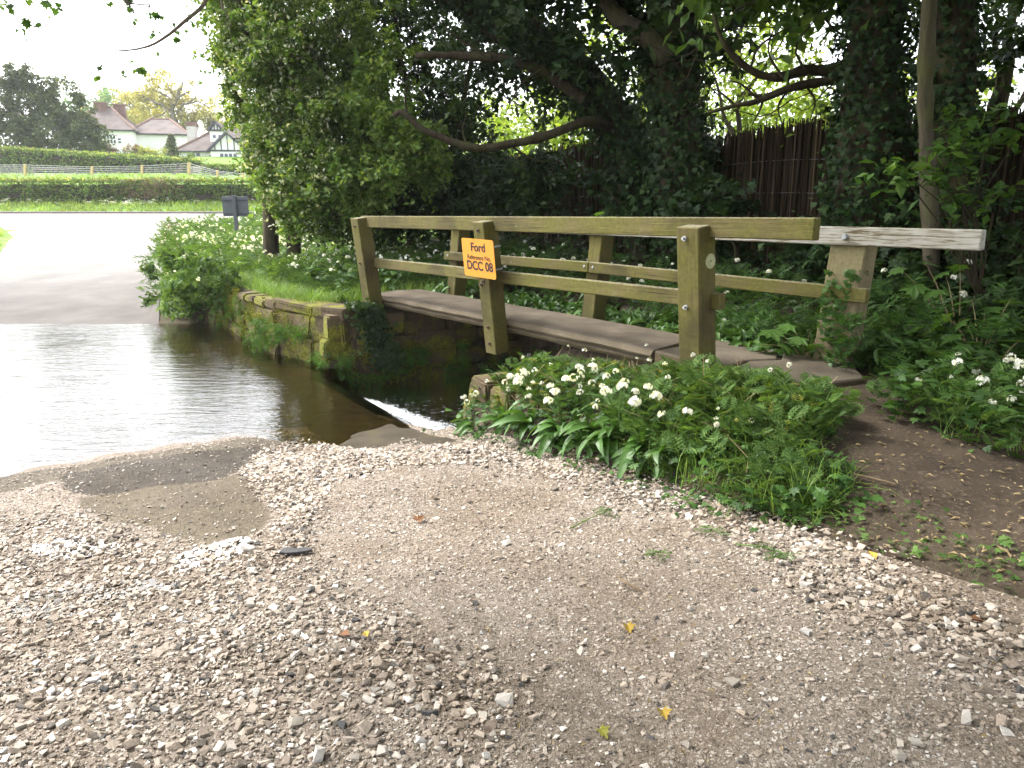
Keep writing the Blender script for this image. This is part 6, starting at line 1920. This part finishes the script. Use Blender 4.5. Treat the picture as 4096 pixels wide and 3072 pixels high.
# ------------------------------------------------------------------ small things lying on the lane and path
DLv = MAPLE[0].copy(); DLv[:, 2] += .9 * (DLv[:, 0] ** 2) + .25 * np.sin(DLv[:, 1] * 5) * DLv[:, 0]
DL = mesh_np("fallen_leaf", DLv, MAPLE[1])
EL = mesh_np("narrow_leaf", *(LEAF[0] * np.array([1.0, 1, 2.5]), LEAF[1]))
def lay(name, me, mat, px, size, label, cat, group=None, rot=None, tilt=.25):
    g_ = G(*px)
    me2 = me.copy(); me2.materials.clear()
    o = link(name, me2, mat)
    o.location = (g_[0], g_[1], float(H(g_[0], g_[1])) + .022)
    o.rotation_euler = (rng.normal(0, tilt), rng.normal(0, tilt), rng.uniform(0, 6.28) if rot is None else rot)
    o.scale = (size,) * 3
    return tag(o, label, cat, group)
lay("fallen_leaf", DL, M['yellow'], (627, 630), .04, "curled yellow leaf on the dusty middle of the lane", "leaf")
lay("fallen_leaf", DL, M['yellow'], (662, 716), .036, "orange-yellow lobed leaf near the bottom middle", "leaf")
lay("fallen_leaf", DL, M['parsley_y'], (600, 736), .036, "green and yellow lobed leaf lowest in the middle", "leaf")
lay("fallen_leaf", DL, M['dead'], (757, 513), .05, "large brown leaf by the bank's foot", "leaf")
lay("fallen_leaf", EL, M['dead'], (968, 624), .07, "narrow red-brown leaf on the white stones at the right", "leaf")
lay("fallen_leaf", EL, M['dead'], (350, 640), .07, "brown leaf among the pale stones at lower left", "leaf")
lay("fallen_leaf", EL, M['yellow'], (368, 642), .05, "bright yellow leaf among the pale stones at lower left", "leaf")
lay("fallen_leaf", EL, M['yellow'], (868, 555), .08, "long yellow leaf on the right-hand stones", "leaf")
lay("fallen_leaf", DL, M['dead'], (418, 524), .06, "reddish leaf on the compact gravel beyond the slate", "leaf")
litter = np.array([G(*p) for p in zip(rng.uniform(430, 1020, 170), rng.uniform(500, 767, 170))])
N = len(litter); litter[:, 2] = H(litter[:, 0], litter[:, 1]) + .014
v, f = replicate((LEAF[0] * np.array([.5, 1, 2]), LEAF[1]), litter, rotmats(rng.uniform(0, 6.28, N), rng.normal(0, .2, N), rng.normal(0, .3, N)), rng.uniform(.012, .035, N))
tag(link("leaf_litter", mesh_np("leaf_litter", v, f), M['straw'], None, kind="stuff"), "scraps of dry bud scales and leaves over the lane", "litter")
pl_pts = np.array([G(*p) for p in zip(rng.uniform(830, 1023, 330), rng.uniform(420, 600, 330))])
pl_pts = pl_pts[inpoly(pl_pts, path_poly) | (pl_pts[:, 0] * .835 + pl_pts[:, 1] * .55 > 3.25)]
N = len(pl_pts); pl_pts[:, 2] = H(pl_pts[:, 0], pl_pts[:, 1]) + .012
v, f = replicate((LEAF[0] * np.array([.6, 1, 2]), LEAF[1]), pl_pts, rotmats(rng.uniform(0, 6.28, N), rng.normal(0, .25, N), rng.normal(0, .3, N)), rng.uniform(.012, .05, N))
tag(link("path_litter", mesh_np("path_litter", v, f), M['straw'], None, kind="stuff"), "dead leaves and stalks on the earth path", "litter")
def sp(s, t): return np.array([*map(float, ST(s, t)), 0])
e1 = in_st(110, .6, 2.4, 3.22, 3.65)
stuff("lane_edge_weeds", "small weeds creeping from the bank onto the gravel edge", "weeds", M['nettle'], leaves_on(in_st(90, 2.2, 5.9, 3.02, 3.3), 4, .04, IVY, (0, .04), (-.3, .4)))
stuff("path_edge_weeds", "tiny green seedlings and grass along the edge of the earth path", "weeds", M['parsley'], leaves_on(e1, 3, .035, IVY, (.0, .05), (-.3, .5)), blades(in_st(120, .6, 2.4, 3.2, 3.6), 4, .07, .7, .3))
# green sprigs torn off and lying on the stones
def torn(label, a, b, n, seed):
    A, B = G(*a), G(*b)
    for q in (A, B):
        q[2] = float(H(q[0], q[1])) + .02
    o = thing("torn_sprig", label, "sprig", tuple(A))
    v, f = tube(spline([A, (A + B) / 2 + np.array([.02, .01, .01]), B], 8), np.linspace(.004, .002, 8), 5)
    link("stem", mesh_np("stem", v, f), M['grass'], o)
    u = rng.uniform(.3, 1, n)[:, None]
    pos = A * (1 - u) + B * u + rng.normal(0, .02, (n, 3)) * np.array([1, 1, .2]) + np.array([0, 0, .012])
    link("leaves", mesh_np("leaves", *replicate(FROND_S, pos, rotmats(rng.uniform(0, 6, n), rng.normal(.05, .15, n), rng.normal(0, .2, n)), rng.uniform(.04, .075, n))), M['parsley'], o)
torn("green torn sprig lying on the white stones right of centre", (735, 548), (795, 562), 16, 1)
torn("small green sprig below the bank's middle", (700, 530), (722, 540), 8, 2)
torn("thin broken twig with a leaf tuft in the lane's middle", (570, 532), (612, 512), 6, 3)
torn("green scrap on the compact lane", (655, 556), (668, 562), 6, 4)
for px, L_, rot, lb_ in (((745, 497), .3, .5, "brown stick at the foot of the lane-side bank"), ((895, 487), .22, 2.4, "pale bent stick at the mouth of the earth path"), ((640, 594), .16, 2.2, "short brown stick on the compact lane"), ((1015, 507), .35, .4, "stick lying across the earth path at the right edge")):
    g_ = G(*px)
    v, f = tube([(0, 0, 0), (L_ * .5, .012, .008), (L_, -.01, 0)], [.006, .006, .004], 6)
    o = link("stick", mesh_np("stick", v, f), M['wood_twig']); o.location = (g_[0], g_[1], float(H(g_[0], g_[1])) + .016); o.rotation_euler = (0, 0, rot)
    tag(o, lb_, "stick")
# dandelion clock
g_ = UZ(1548 / 2.16, 917 / 2.16, .0)
g0 = G(1565 / 2.16, 1000 / 2.16)
dn = thing("dandelion", "round white dandelion clock on a tall stem in the bank", "dandelion", tuple(g0))
topd = UY(1548 / 2.16, 917 / 2.16, g0[1] + .05)
v, f = tube(spline([g0, (g0 + topd) / 2 + np.array([.02, 0, 0]), topd], 8), [.004] * 8, 6); link("stem", mesh_np("stem", v, f), M['parsley'], dn)
dd = unit(240); yaw = np.arctan2(dd[:, 1], dd[:, 0]) - 1.57
link("seed_head", mesh_np("seed_head", *replicate((LEAF[0] * np.array([.25, 1, .3]), LEAF[1]), np.repeat(topd[None], 240, 0), rotmats(yaw, np.arcsin(dd[:, 2]), rng.uniform(0, 3, 240)), np.full(240, .022))), M['white_fl'], dn)
# ------------------------------------------------------------------ bright hazy air
m_, nt_ = newmat("pale_haze")
pv_ = nd(nt_, "ShaderNodeVolumePrincipled", Color=(.93, .95, 1.0), Density=.00045, Anisotropy=.3)
nt_.links.new(pv_.outputs[0], nt_.nodes.new("ShaderNodeOutputMaterial").inputs['Volume'])
hz = link("haze", box_mesh("haze", 520, 400, 46, 0), m_, None, kind="stuff")
hz.location = (-15, 130, 46 / 2 - 2.2)
tag(hz, "thin bright haze in the air", "haze")
